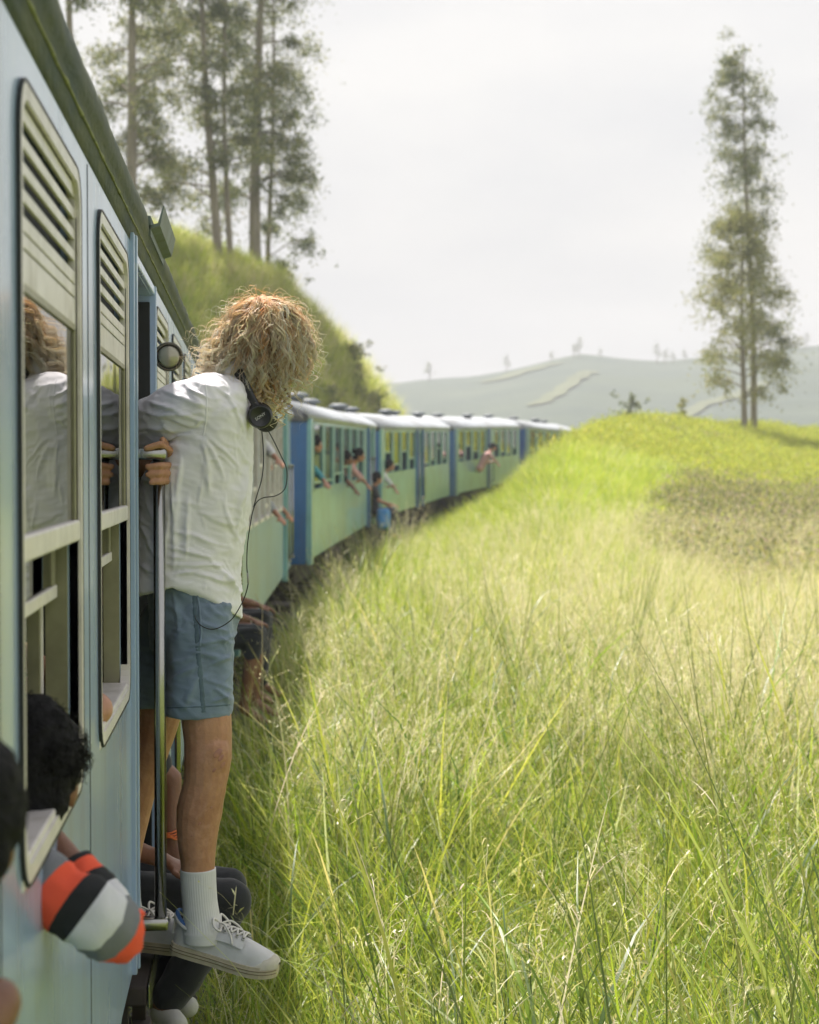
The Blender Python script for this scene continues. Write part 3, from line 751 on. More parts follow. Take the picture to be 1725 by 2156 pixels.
# --- passenger leaning out of the window beside the camera (head only partly in the picture)
def local_tube(mb, pts, rad, n=14): mb.tube(spline(pts, 5), np.interp(np.linspace(0, 1, (len(pts)-1)*5+1), np.linspace(0, 1, len(rad)), rad), n)
def joints(**k): return k
hd2 = Vector((-.308, 1.795, 1.722))
person('passenger at lower left edge with black hair and pale sleeve, nearest the camera',
    joints(pelvis=(-.62, 1.45, 1.22), chest=(-.52, 1.54, 1.44), neck=(-.40, 1.68, 1.60), head=hd2, hipL=(-.70, 1.52, 1.18), hipR=(-.55, 1.38, 1.18),
           shL=(-.54, 1.68, 1.54), shR=(-.40, 1.46, 1.50), elR=P(-12, 2115, 1.74), wrR=(-.36, 1.50, 1.38), elL=(-.58, 1.78, 1.37), wrL=(-.46, 1.80, 1.58)),
    SK_BRN, cloth('pale_shirt', (0.58, 0.60, 0.64)), None, M_blackhair, .010, face=(-.1, .95, -.5), up=(.15, .3, .95), sleeve=.8, legs=False, group='passengers leaning from the windows', s=.8)
# --- passenger in the first whole window, head turned away, striped sleeve out of the window
hd1 = P(56, 1640, 2.72); 
p1 = person('passenger with dark curly hair in the nearest window, striped sleeve',
    joints(pelvis=(-.66, 2.50, 1.08), chest=(-.55, 2.58, 1.38), neck=(-.42, 2.68, 1.52), head=hd1, hipL=(-.72, 2.62, 1.05), hipR=(-.58, 2.40, 1.05),
           shL=(-.52, 2.78, 1.46), shR=(-.42, 2.48, 1.46), elL=(-.50, 2.92, 1.28), wrL=(-.40, 2.95, 1.50)),
    SK_BRN, cloth('dark_tshirt', (0.03, 0.035, 0.04)), None, M_blackhair, .010, face=(.15, 1, -.25), up=(.05, .1, 1), sleeve=.8, legs=False, group='passengers leaning from the windows')
# curls standing up from the hair of both
def curls(parent, c, r, n, seed, m, L=.03, rad=.0011):
    rng = np.random.default_rng(seed); mb = MB(); off = parent.location
    for i in range(n):
        d = Vector(rng.normal(0, 1, 3)); d.z = abs(d.z)*.9-.25; d.normalize(); p = Vector(c)-off+d*r*.96; pts = []
        a = d.orthogonal().normalized(); b = d.cross(a); ph = rng.uniform(0, 6); l = L*rng.uniform(.5, 1.1)
        for k in range(6):
            t = k/5; pts.append(p+d*l*t+(a*math.cos(ph+t*7)+b*math.sin(ph+t*7))*.005*t*2)
        mb.tube(pts, [rad*(1-.1*k) for k in range(6)], 3)
    o = mb.build('curls', m, parent, True); o['kind'] = 'stuff'; return o
curls(p1, hd1+Vector((-.005, -.01, .03)), .098, 600, 3, M_blackhair, .017)
# striped sleeve: colour bands run round the arm
def band_mat(name, stops):
    m = bpy.data.materials.new(name); m.use_nodes = True; nt = m.node_tree; b = nt.nodes['Principled BSDF']; N = nt.nodes.new; L = nt.links.new
    at = N('ShaderNodeAttribute'); at.attribute_name = 'along'; cr = N('ShaderNodeValToRGB'); cr.color_ramp.interpolation = 'CONSTANT'
    el_ = cr.color_ramp.elements
    while len(el_) > 1: el_.remove(el_[-1])
    el_[0].position = 0; el_[0].color = (*stops[0][1], 1)
    for p_, c_ in stops[1:]: e_ = el_.new(p_); e_.color = (*c_, 1)
    L(at.outputs['Fac'], cr.inputs[0]); L(cr.outputs[0], b.inputs['Base Color']); b.inputs['Roughness'].default_value = .9
    tcn = N('ShaderNodeTexCoord'); n2 = N('ShaderNodeTexNoise'); n2.inputs['Scale'].default_value = 150; bp = N('ShaderNodeBump'); bp.inputs['Strength'].default_value = .25; bp.inputs['Distance'].default_value = .003
    L(tcn.outputs['Object'], n2.inputs['Vector']); L(n2.outputs['Fac'], bp.inputs['Height']); L(bp.outputs[0], b.inputs['Normal'])
    return m
def sleeve_mesh(name, pts, rad, m, parent, K=40, n=28, seed=1, amp=.004):
    path = spline(pts, K//(len(pts)-1)); M_ = len(path); R = np.interp(np.linspace(0, 1, M_), np.linspace(0, 1, len(rad)), rad)
    rings = tube_rings([p-parent.location for p in path], list(R), n); v = np.array([q[:] for r_ in rings for q in r_]); c = np.repeat(np.array([(p-parent.location)[:] for p in path]), n, 0)
    no = v-c; no /= np.linalg.norm(no, axis=1)[:, None]+1e-9; v = v+no*(vnoise(v, 22, seed)*amp*.7+(.5-np.abs(vnoise(v*np.array([1.0, .6, 1.6]), 34, seed+1)))*amp*1.3+(.4-np.abs(vnoise(v, 75, seed+2)))*amp*.5)[:, None]
    mb = MB(); mb.loft([[tuple(q) for q in v[i*n:(i+1)*n]] for i in range(M_)]); o = mb.build(name, m, parent, True)
    at = o.data.attributes.new('along', 'FLOAT', 'POINT'); at.data.foreach_set('value', np.repeat(np.linspace(0, 1, M_), n).astype(np.float32)); return o
W_, G_, C_R, K_ = (0.62, 0.63, 0.66), (0.17, 0.18, 0.20), (0.80, 0.10, 0.045), (0.016, 0.018, 0.02)
M_st1 = band_mat('striped_sleeve', [(0, W_), (.20, G_), (.29, C_R), (.39, K_), (.48, W_), (.60, G_), (.755, C_R)])
M_st2 = band_mat('striped_forearm', [(0, C_R), (.10, G_), (.30, W_), (.52, K_), (.70, C_R), (.88, K_)])
s0, s1, s2, s3 = P(0, 1795, 2.58), P(95, 1862, 2.52), P(185, 1925, 2.50), P(232, 1962, 2.52)
tip = P(262, 1990, 2.55)
sleeve_mesh('sleeve', [s0, s1, s2, s3, tip], [.042, .044, .048, .045, .024], M_st1, p1, seed=4, amp=.0075)
f0, f1, f2 = P(262, 1960, 2.60), P(205, 1890, 2.62), P(152, 1822, 2.65)
sleeve_mesh('sleeve', [f0, f1, f2], [.040, .038, .030], M_st2, p1, seed=8)
fa = MB(); capsule(fa, P(200, 1885, 2.63)-p1.location, .026, P(95, 1752, 2.70)-p1.location, .022); hand(fa, P(95, 1752, 2.70)-p1.location, P(60, 1700, 2.74)-P(95, 1752, 2.70), (-1, 0, 0), .9, .7)
fuse(fa, 'forearm', SK_BRN, p1, .007, 2)
# --- elbow resting in the second window
ew = P(212, 1490, 3.5)
person('passenger in the second window, only a bare brown elbow showing',
    joints(pelvis=(-.75, 3.55, 1.05), chest=(-.70, 3.55, 1.36), neck=(-.70, 3.56, 1.55), head=(-.72, 3.58, 1.72), hipL=(-.78, 3.66, 1.02), hipR=(-.78, 3.44, 1.02),
           shL=(-.62, 3.72, 1.48), shR=(-.60, 3.38, 1.46), elR=ew+Vector((-.012, .05, -.01)), wrR=(-.50, 3.75, 1.70), elL=(-.66, 3.85, 1.3), wrL=(-.55, 3.95, 1.52)),
    SK_MED, cloth('white_tshirt', (0.6, 0.6, 0.6)), None, M_blackhair, .010, face=(1, .3, 0), sleeve=.75, legs=False, group='passengers leaning from the windows', s=.95)

# --- person sitting in the doorway behind the standing one
kR = P(482, 1898, 4.88); kL = P(474, 1870, 5.06)
seat = person('person in black trousers sitting in the doorway, hands on knees, orange bracelet',
    joints(pelvis=(-.46, 5.0, .90), chest=(-.50, 5.0, 1.20), neck=(-.44, 5.0, 1.40), head=(-.38, 4.99, 1.58), hipL=(-.44, 5.08, .885), hipR=(-.44, 4.91, .87),
           shL=(-.44, 5.12, 1.34), shR=(-.44, 4.86, 1.33), elR=(-.40, 4.84, 1.05), wrR=P(345, 1812, 4.82), elL=P(360, 1640, 5.10), wrL=P(360, 1770, 5.06),
           knR=kR, knL=kL, anR=P(345, 2120, 4.86), anL=P(330, 2085, 5.02), toeR=P(372, 2158, 4.80), toeL=P(395, 2120, 4.96)),
    SK_BRN, M_blackcloth, M_blackcloth, M_blackhair, .010, face=(1, -.1, -.3), sleeve=.8, hands=(.5, .5), s=.92, foot=cloth('worn_white_canvas', (0.5, 0.5, 0.48)), trouser=.9)
br = MB(); wl = P(356, 1760, 5.06)-seat.location; dl_ = (P(360, 1770, 5.06)-P(360, 1640, 5.10)).normalized(); a_ = dl_.orthogonal().normalized(); b_ = dl_.cross(a_)
for k in range(4): br.tube([wl+dl_*(.006*k-.01+.004*math.sin(j*1.3+k))+(a_*math.cos(j*2*math.pi/18)+b_*math.sin(j*2*math.pi/18))*.031 for j in range(19)], .0028, 6, False)
br.build('bracelet', mat('orange_thread', (0.75, 0.22, 0.05), .7, col2=(0.5, 0.08, 0.03), vscale=90), seat, True)

# --- people hanging from the carriages ahead
SH = {'teal': cloth('teal_shirt', (0.07, 0.33, 0.40)), 'blue': cloth('bright_blue_cloth', (0.08, 0.28, 0.62)), 'white': cloth('off_white_shirt', (0.62, 0.62, 0.62)),
      'black': M_blackcloth, 'red': cloth('brick_shirt', (0.40, 0.12, 0.09)), 'grey': cloth('grey_shirt', (0.30, 0.32, 0.34)), 'pink': cloth('pink_shirt', (0.60, 0.34, 0.32))}
SK = {'b': SK_BRN, 'm': SK_MED, 't': SK_TAN}
def leaner(label, px, py, Y, out, sk, sh, arm=(0.10, 0.02, -0.28), dirv=(0.05, -0.2), s=1.0, headon=True):
    """someone leaning from a window: px,py = the elbow outside the sill"""
    o = Vector(out).normalized(); t = Vector((-o.y, o.x, 0)); z = Vector((0, 0, 1)); el_ = P(px, py, Y)
    wr = el_-z*.10+o*.10-t*.14; sh_ = el_-o*.20+z*.20+t*.02; sh2 = sh_-o*.12+t*.32
    neck = sh_.lerp(sh2, .45)+z*.08+o*.06
    return person(label, joints(pelvis=neck-o*.30-Vector((0, 0, .52)), chest=neck-o*.12-Vector((0, 0, .20)), neck=neck, head=neck+o*.12+Vector((0, 0, .15)),
        hipL=neck-o*.32+t*.1-Vector((0, 0, .54)), hipR=neck-o*.32-t*.1-Vector((0, 0, .54)), shR=sh_, shL=sh2, elR=el_, wrR=wr, elL=sh2-Vector((0, 0, .25))+o*.05, wrL=sh2-Vector((0, 0, .22))+o*.27),
        SK[sk], SH[sh], None, M_blackhair, .02, face=(o.x, o.y, -.2), sleeve=[.6, 1.35, .9, 1.5][len(label) % 4], legs=False, group='passengers leaning from the windows', s=s)
oB = (.998, -.06, 0); oC = (.99, -.14, 0); oD = (.97, -.23, 0)
leaner('passenger at the top of the faded blue carriage, bare arm beside the headphones', 563, 945, 16.2, oB, 'm', 'white')
leaner('passenger in the faded blue carriage, arm out under the loop of cable', 568, 1066, 17.2, oB, 'm', 'grey')
leaner('passenger in the faded blue carriage, second arm beside the cable loop', 588, 1064, 19.5, oB, 't', 'white')
leaner('passenger in teal leaning out beside the dark blue carriage end', 672, 1000, 23.6, oC, 'm', 'teal', s=1.05)
leaner('dark-haired passenger in the middle of the mint carriage windows', 738, 1020, 28.0, oC, 'b', 'black')
leaner('passenger reaching far out of the last window of the mint carriage', 764, 1010, 29.8, oC, 't', 'pink')
leaner('passenger leaning out at the front of the third green carriage', 826, 1022, 36.3, oD, 'm', 'white')
leaner('passenger leaning from the distant fourth green carriage', 1043, 970, 52.0, oD, 'm', 'pink')
# standing in doorways
def hanger(label, px, py, Y, out, sk, sh, pants, s=1.0, sit=False, tr=.25):
    """hanging out of a doorway: px,py = hips"""
    o = Vector(out).normalized(); t = Vector((-o.y, o.x, 0)); pe = P(px, py, Y); z = Vector((0, 0, 1))
    if not sit:
        J = joints(pelvis=pe, chest=pe+z*.30+o*.06, neck=pe+z*.50+o*.10, head=pe+z*.67+o*.16, hipL=pe+t*.09-z*.04, hipR=pe-t*.09-z*.04, shL=pe+z*.45+o*.08+t*.18, shR=pe+z*.45+o*.08-t*.18,
            elR=pe+z*.50-o*.14-t*.24, wrR=pe+z*.62-o*.10-t*.10, elL=pe+z*.25+o*.16+t*.22, wrL=pe+z*.06+o*.24+t*.18,
            knL=pe-z*.44+t*.10+o*.07, knR=pe-z*.43-t*.09+o*.12, anL=pe-z*.86+t*.09-o*.02, anR=pe-z*.85-t*.1+o*.02, toeL=pe-z*.90+t*.1+o*.14, toeR=pe-z*.90-t*.11+o*.18)
    else:
        J = joints(pelvis=pe, chest=pe+z*.30-o*.02, neck=pe+z*.50+o*.02, head=pe+z*.67+o*.08, hipL=pe+t*.09, hipR=pe-t*.09, shL=pe+z*.45+t*.18, shR=pe+z*.45-t*.18,
            elR=pe+z*.22+o*.14-t*.22, wrR=pe+z*.14+o*.40-t*.18, elL=pe+z*.22+o*.12+t*.22, wrL=pe+z*.08+o*.36+t*.14,
            knL=pe+o*.42+t*.12+z*.02, knR=pe+o*.43-t*.12+z*.02, anL=pe+o*.40-z*.42+t*.12, anR=pe+o*.36-z*.43-t*.12, toeL=pe+o*.54-z*.50+t*.12, toeR=pe+o*.50-z*.51-t*.14)
    return person(label, J, SK[sk], SH[sh], SH[pants], M_blackhair, .016, face=(o.x, o.y+.3, -.2), sleeve=.7, group='passengers hanging from the doors', s=s, foot=None, trouser=(tr if sit else .9))
hanger('passenger in black seated in the far door of the mint carriage', 786, 1078, 33.7, oC, 'm', 'black', 'black', sit=True, tr=.95)
bp = P(808, 1092, 33.3); 
hanger('passenger in black seated at the rear door beside the hem of the shorts', 418, 1312, 11.5, (1, -.1, 0), 'b', 'black', 'black', sit=True, tr=.95)
hanger('passenger seated lowest at the rear door, bare shins above the grass', 398, 1345, 10.9, (1, -.1, 0), 'b', 'black', 'black', sit=True, s=.95)
# blue backpack worn at that door
bk = empty('backpack', bp); tag(bk, 'bright blue backpack held at the far mint door', 'backpack')
MB().box(-.13, .13, -.09, .09, -.22, .2, .06).build('bag', SH['blue'], bk, True)
MB().box(-.10, .10, -.13, -.085, -.18, .02, .03).build('pocket', SH['blue'], bk, True)
for sx in (-.07, .07): MB().tube(spline([(sx, .08, .17), (sx*1.3, .15, .1), (sx*1.3, .16, -.05), (sx, .09, -.18)], 5), .012, 6).build('strap', M_blackcloth, bk, True)
# ------------------------------------------------------------------ the man leaning out of the doorway
HY = 4.55
he = empty('person', P(415, 1300, 4.58)); tag(he, 'curly blond man in white shirt and blue shorts leaning out of the train door', 'person')
HO = he.location.copy()
def H(px, py, Y=HY): return P(px, py, Y)-HO
SC = HY/FPX                      # metres per reference pixel at his distance
M_shirt = mat('white_linen', (0.87, 0.855, 0.91), 0.9, var=0.03, vscale=25, bump=0.22, bscale=380, bdist=0.002, sheen=0.15, trans=0.08)
M_shorts = mat('blue_cotton', (0.17, 0.23, 0.31), 0.85, var=0.16, vscale=14, bump=0.25, bscale=320, bdist=0.002, sheen=0.25)
M_seam = mat('blue_cotton_seam', (0.10, 0.15, 0.19), 0.9, var=0.2, vscale=60)
M_sock = mat('white_sock', (0.66, 0.66, 0.655), 0.95, var=0.04, vscale=40, sheen=0.3)
M_canvas = mat('white_canvas', (0.70, 0.70, 0.71), 0.85, col2=(0.55, 0.55, 0.54), vscale=14, bump=0.2, bscale=500, bdist=0.001)
M_sole = mat('cream_rubber_sole', (0.62, 0.55, 0.42), 0.65, col2=(0.46, 0.40, 0.28), vscale=22)
M_groove = mat('sole_groove', (0.22, 0.18, 0.11), .8)
M_lace = mat('white_lace', (0.66, 0.64, 0.60), 0.9)
M_lining = mat('blue_lining', (0.06, 0.16, 0.42), 0.8)
M_eyelet = mat('eyelet_metal', (0.55, 0.55, 0.55), 0.3, metal=0.9)
# body ---------------------------------------------------------------
B = MB()
def chain(mb, pts, n=18):
    """pts: (px, py, Y, r) -> round limb of varying thickness"""
    q = [H(a, b, c) for a, b, c, r in pts]; path = spline(q, 4); rad = np.interp(np.linspace(0, 1, len(path)), np.linspace(0, 1, len(q)), [p[3] for p in pts])
    mb.tube(path, list(rad), n)
chain(B, [(425, 1270, 4.525, .070), (428, 1400, 4.505, .070), (434, 1500, 4.48, .0665), (438, 1560, 4.475, .0625), (437.5, 1600, 4.47, .0625), (432, 1650, 4.47, .0565), (420, 1708, 4.475, .0605), (415.5, 1765, 4.475, .0525), (416.5, 1810, 4.475, .0460), (418, 1860, 4.475, .0405), (421, 1920, 4.475, .038), (424, 1965, 4.475, .036)])
capsule(B, H(446, 1580, 4.455), .050, H(447, 1606, 4.455), .046)                       # kneecap
capsule(B, H(408, 1705, 4.485), .046, H(406, 1735, 4.485), .044)                       # calf
chain(B, [(382, 1270, 4.69, .070), (350, 1400, 4.71, .072), (328, 1510, 4.72, .067), (306, 1590, 4.73, .060), (292, 1640, 4.735, .056), (272, 1720, 4.74, .056), (262, 1800, 4.73, .046), (260, 1880, 4.72, .038), (268, 1945, 4.70, .036)])
capsule(B, H(412, 1285, 4.54), .075, H(392, 1285, 4.67), .075)
capsule(B, H(408, 1245, 4.60), .095, H(436, 960, 4.58), .105)
capsule(B, H(440, 960, 4.58), .115, H(470, 840, 4.58), .085)
capsule(B, H(437, 852, 4.45), .055, H(470, 850, 4.72), .055)
capsule(B, H(470, 830, 4.58), .058, H(535, 760, 4.58), .055)
HU = Vector((0.52, 0.06, 0.85)); HF = Vector((0.80, 0.34, -0.50)); HC = H(557, 718, 4.58)
head(B, HC, HU, HF, .94)
# right arm: back into the doorway, then forward to the grab rail
chain(B, [(437, 852, 4.45, .052), (360, 895, 4.53, .046), (276, 946, 4.66, .040), (268, 955, 4.68, .040)])
chain(B, [(268, 955, 4.68, .039), (300, 975, 4.61, .041), (332, 990, 4.53, .033), (347, 990, 4.49, .027)])
# hand gripping the top of the rail: palm behind it, fingers wrapped round towards the camera
for o_ in (962, 978, 994, 1010):
    capsule(B, H(343, 987, 4.485), .019, H(352, o_, 4.448), .0105, 8)
for y_, L_, dpx in ((978, 0, 0), (995.5, 2, -1), (1012, 9, -4)):
    a_, b_, c_, d_ = H(353+dpx, y_, 4.452), H(356+dpx, y_+1, 4.418), H(338+dpx, y_+2, 4.370), H(309+L_, y_+4, 4.366)
    capsule(B, a_, .0100, b_, .0092, 10); capsule(B, b_, .0094, c_, .0086, 10); capsule(B, c_, .0088, d_, .0074, 10)
# index finger and thumb closing over the bracket
a_, b_, c_, d_ = H(352, 962, 4.445), H(357, 948, 4.410), H(338, 936, 4.375), H(308, 944, 4.372)
capsule(B, a_, .0118, b_, .0105, 8); capsule(B, b_, .0105, c_, .0098, 8); capsule(B, c_, .0098, d_, .0085, 8)
a_, b_, c_ = H(345, 965, 4.47), H(349, 938, 4.44), H(343, 926, 4.40)
capsule(B, a_, .0135, b_, .0115, 8); capsule(B, b_, .0115, c_, .0095, 8)
# left arm, on the far side, holding the other rail
chain(B, [(470, 850, 4.72, .05), (452, 960, 4.86, .043), (432, 1045, 4.93, .039), (400, 1080, 5.06, .035), (372, 1095, 5.20, .027)])
hand(B, H(372, 1095, 5.20), Vector((-.4, .6, .05)), Vector((-.8, -.4, 0)), 1.0, 1.1)
def skin_marks(co, no): return co+no*(vnoise(co, 45, 3)*.0009)[:, None]
bodyo = fuse(B, 'body', SK_TAN, he, .0042, 2, skin_marks)
eyes(he, HC, HU, HF)
# bruise on the knee
M_bruise = mat('bruised_skin', (0.30, 0.13, 0.12), 0.5, col2=(0.44, 0.21, 0.125), vscale=55)
from mathutils.bvhtree import BVHTree
bb_ = BVHTree.FromPolygons([v.co[:] for v in bodyo.data.vertices], [p.vertices[:] for p in bodyo.data.polygons])
for (x_, y_, r_) in ((459, 1586, .012), (466, 1596, .009), (470, 1611, .008), (452, 1622, .006), (420, 1735, .004), (445, 1700, .003), (404, 1760, .003)):
    o_ = H(x_, y_, 4.2); hit = bb_.ray_cast(o_, (H(x_, y_, 5.0)-o_).normalized())
    if hit[0] is None: continue
    n_ = hit[1]; a_ = n_.orthogonal().normalized(); b = MB()
    ellipsoid(b, hit[0]-n_*.0004, r_*1.25, r_*.75, .0012, Matrix((a_, n_.cross(a_), n_)).transposed(), 14, 8); b.build('bruise', M_bruise, he, True)

# folds -----------------------------------------------------------------
def folds(lines, rough=0.002, rs=22, fine=.0012, seed=1, crump=.0022):
    """creases: each given line plus finer ones straying beside it, one-sided and sharp-edged"""
    segs = []; rg = np.random.default_rng(seed); allL = []
    for (x0, y0, x1, y1, wpx, amp) in lines:
        allL.append((x0, y0, x1, y1, wpx*.75, amp))
        for k in range(3):
            ox, oy = rg.normal(0, 16, 2); t0, t1 = sorted(rg.uniform(-.1, 1.1, 2)); j = rg.normal(0, 9, 4)
            allL.append((x0+(x1-x0)*t0+ox+j[0], y0+(y1-y0)*t0+oy+j[1], x0+(x1-x0)*t1+ox+j[2], y0+(y1-y0)*t1+oy+j[3], wpx*rg.uniform(.32, .6), amp*rg.uniform(.25, .6)))
    for (x0, y0, x1, y1, wpx, amp) in allL:
        a = H(x0, y0, 4.45); b = H(x1, y1, 4.45)
        if (a-b).length > .012: segs.append((np.array([a.x, a.z]), np.array([b.x, b.z]), max(3.0, wpx)*SC, amp*rg.uniform(.8, 1.2), rg.choice([-1, 1])))
    def f(co, no):
        q = co[:, [0, 2]]; d = np.zeros(len(co))
        wob = np.stack([vnoise(co, 13, 31), vnoise(co, 13, 37)], -1)*.010
        q = q+wob
        for a, b, w_, amp, sg in segs:
            ab = b-a; L2 = ab@ab; t = ((q-a)@ab)/L2; tc_ = np.clip(t, 0, 1); dd = q-(a+tc_[:, None]*ab); dist = np.sqrt((dd**2).sum(1))
            side = np.sign(dd[:, 0]*ab[1]-dd[:, 1]*ab[0])*sg
            env = np.sin(np.clip(tc_*0.9+.05, 0, 1)*math.pi)**.8
            x = dist/w_*np.where(side > 0, 1.0, 2.1)*(1.6-.6*env)
            d += amp*env*np.exp(-x*x)
        q3 = co*np.array([1.0, 1.0, 1.7])+np.stack([co[:, 2]*.5, co[:, 0]*0, co[:, 0]*.4], -1); d += crump*((1-2.2*np.abs(vnoise(q3, 17, 11)))+.55*(1-2.2*np.abs(vnoise(q3, 37, 12))))
        d += vnoise(co, rs*.5, 5)*rough+vnoise(co, rs*2.6, 6)*fine*.5
        return co+no*d[:, None]
    return f
def ell_ring(cx, py, hw, Yc, ry, n=56, sq=2.3, hem=None):
    r = []
    for k in range(n):
        a = 2*math.pi*k/n; ca, sa = math.cos(a), math.sin(a)
        x = math.copysign(abs(ca)**(2/sq), ca)*hw; y = -math.copysign(abs(sa)**(2/sq), sa)*ry
        yy = py+(hem(a) if hem else 0)
        r.append(H(cx+x, yy, Yc)+Vector((0, y, 0)))
    return r
# shirt -----------------------------------------------------------------
S = MB()
def hem(a):
    c = math.cos(a); s_ = math.sin(a)
    v = 68*max(0, c)**1.5+24*max(0, -c)**1.5-8*abs(s_)**3
    return v
rows = [ell_ring(494, 782, 20, 4.58, .050), ell_ring(488, 796, 34, 4.58, .075), ell_ring(478, 812, 50, 4.58, .135), ell_ring(466, 836, 66, 4.58, .178), ell_ring(452, 870, 80, 4.58, .195), ell_ring(444, 915, 88, 4.58, .190),
        ell_ring(416, 1000, 115, 4.58, .178), ell_ring(409, 1060, 120, 4.58, .172), ell_ring(397, 1140, 117, 4.585, .168), ell_ring(389, 1195, 117, 4.59, .170)]
for k in range(1, 6): rows.append(ell_ring(389-k*0.6, 1195+k*8, 117+k*1.2, 4.59, .170+.001*k, hem=lambda a, k=k: hem(a)*(k/5)**1.0))
S.loft(rows)
sl = spline([H(462, 838, 4.50), H(425, 856, 4.455), H(370, 878, 4.51), H(318, 905, 4.585), H(262, 930, 4.67)], 6)
S.tube(sl, list(np.interp(np.linspace(0, 1, len(sl)), [0, .2, .45, .75, 1], [.066, .079, .084, .080, .075])), 24)
sl = spline([H(478, 838, 4.68), H(470, 880, 4.78), H(455, 965, 4.86)], 6); S.tube(sl, list(np.linspace(.07, .062, len(sl))), 20)
capsule(S, H(476, 815, 4.50), .035, H(478, 812, 4.66), .035)
FS = [(300, 868, 430, 905, 9, .007), (290, 905, 425, 912, 8, .006), (300, 940, 420, 916, 8, .006), (320, 845, 432, 890, 8, .006), (345, 822, 440, 868, 8, .005), (380, 805, 436, 845, 7, .004), (288, 960, 380, 940, 7, .005), (340, 880, 420, 870, 6, .004),
      (430, 918, 470, 1010, 9, .006), (425, 930, 440, 1040, 9, .006), (432, 915, 505, 985, 9, .005), (380, 960, 372, 1090, 10, .006), (362, 1000, 366, 1200, 9, .006), (352, 1080, 345, 1230, 8, .005), (400, 1040, 385, 1180, 10, .005),
      (350, 1150, 450, 1175, 8, .006), (350, 1185, 470, 1190, 7, .006), (380, 1120, 490, 1150, 9, .005), (400, 1205, 500, 1225, 8, .006), (360, 1212, 430, 1200, 6, .005), (450, 1180, 505, 1250, 8, .006), (470, 1190, 512, 1262, 7, .006),
      (505, 900, 522, 1000, 8, .005), (512, 980, 500, 1130, 8, .005), (470, 1060, 505, 1140, 9, .004), (420, 1080, 500, 1105, 10, .004), (470, 830, 512, 920, 8, .005), (450, 815, 500, 860, 8, .004), (295, 1100, 340, 1180, 9, .005), (290, 1180, 345, 1215, 8, .005), (300, 1040, 330, 1120, 9, .004)]
shirt = fuse(S, 'shirt', M_shirt, he, .0045, 4, folds([(a, b, c_, d, w_, am*1.25) for a, b, c_, d, w_, am in FS], .003, 20, .0012, 3))
# collar, sleeve seam
C_ = MB(); rg = []
for k in range(25):
    a = math.radians(-150+300*k/24); cx = H(493, 786, 4.58)
    base = cx+Vector((math.cos(a)*.052, -math.sin(a)*.072, -math.cos(a)*.030)); top = base+Vector((.010-math.cos(a)*.004, -math.sin(a)*-.012, .030)); outv = Vector((math.cos(a), -math.sin(a), -.2)).normalized()
    rg.append([base-outv*.004, top-outv*.003, top+outv*.004+Vector((0, 0, .004)), base+outv*.018+Vector((0, 0, -.014)), base+outv*.012+Vector((0, 0, -.018))])
C_.loft(rg, True, True); C_.build('collar', M_shirt, shirt, True)
# shorts ----------------------------------------------------------------
S = MB()
S.loft([ell_ring(405, 1205, 92, 4.59, .150), ell_ring(407, 1240, 94, 4.59, .158), ell_ring(409, 1290, 94, 4.595, .165), ell_ring(405, 1335, 90, 4.60, .160), ell_ring(398, 1365, 80, 4.60, .14)])
S.loft([ell_ring(424, 1270, 66, 4.52, .095), ell_ring(421, 1330, 70, 4.51, .100), ell_ring(419.5, 1400, 71, 4.505, .101), ell_ring(418, 1460, 71, 4.50, .101), ell_ring(417.5, 1500, 70.5, 4.50, .100), ell_ring(417.5, 1504, 70, 4.50, .099)])
S.loft([ell_ring(375, 1270, 66, 4.69, .095), ell_ring(352, 1340, 70, 4.71, .098), ell_ring(338, 1410, 70, 4.72, .098), ell_ring(330, 1485, 66, 4.73, .096)])
FT = [(412, 1300, 480, 1330, 8, .005), (405, 1360, 488, 1345, 7, .006), (415, 1372, 486, 1390, 8, .006), (430, 1400, 488, 1380, 7, .005), (425, 1420, 485, 1455, 9, .005), (440, 1440, 488, 1490, 8, .005), (360, 1270, 400, 1310, 9, .004), (365, 1250, 380, 1330, 9, .004),
      (352, 1400, 420, 1380, 10, .004), (360, 1430, 425, 1395, 10, .005), (380, 1490, 430, 1400, 12, .005), (430, 1260, 480, 1300, 9, .005), (440, 1250, 490, 1280, 7, .004), (355, 1460, 400, 1490, 8, .003), (450, 1335, 490, 1362, 7, .005), (435, 1475, 480, 1460, 6, .004)]
shorts = fuse(S, 'shorts', M_shorts, he, .0045, 4, folds([(a, b, c_, d, w_, am*1.35) for a, b, c_, d, w_, am in FT], .003, 22, .0014, 4))
# snap thin trims onto the cloth with rays from outside
from mathutils.bvhtree import BVHTree
def bvh(o): return BVHTree.FromPolygons([v.co[:] for v in o.data.vertices], [p.vertices[:] for p in o.data.polygons])
bt = bvh(shorts); bs = bvh(shirt)
def snap(tree_, px, py, lift=.001, Y=4.2):
    o = H(px, py, Y); d = (H(px, py, 5.0)-o).normalized(); hit = tree_.ray_cast(o, d)
    return (hit[0]+hit[1]*lift) if hit[0] is not None else H(px, py, 4.47)
def ribbon(tree_, pts, wd, name, m, parent, lift=.0012, n=24):
    """narrow sewn strip following the cloth"""
    P_ = []; L_ = np.linspace(0, 1, len(pts))
    xs = np.interp(np.linspace(0, 1, n), L_, [p[0] for p in pts]); ys = np.interp(np.linspace(0, 1, n), L_, [p[1] for p in pts]); R = []
    for i in range(n):
        j = min(i+1, n-1); k = max(i-1, 0); tx, ty = xs[j]-xs[k], ys[j]-ys[k]; l = math.hypot(tx, ty); nx, ny = -ty/l, tx/l
        R.append([snap(tree_, xs[i]+nx*wd*o_, ys[i]+ny*wd*o_, lift*(1 if abs(o_) < .4 else -.6)) for o_ in (-.5, -.3, 0, .3, .5)])
    mb = MB(); mb.loft(R, closed=False); return mb.build(name, m, parent, True)
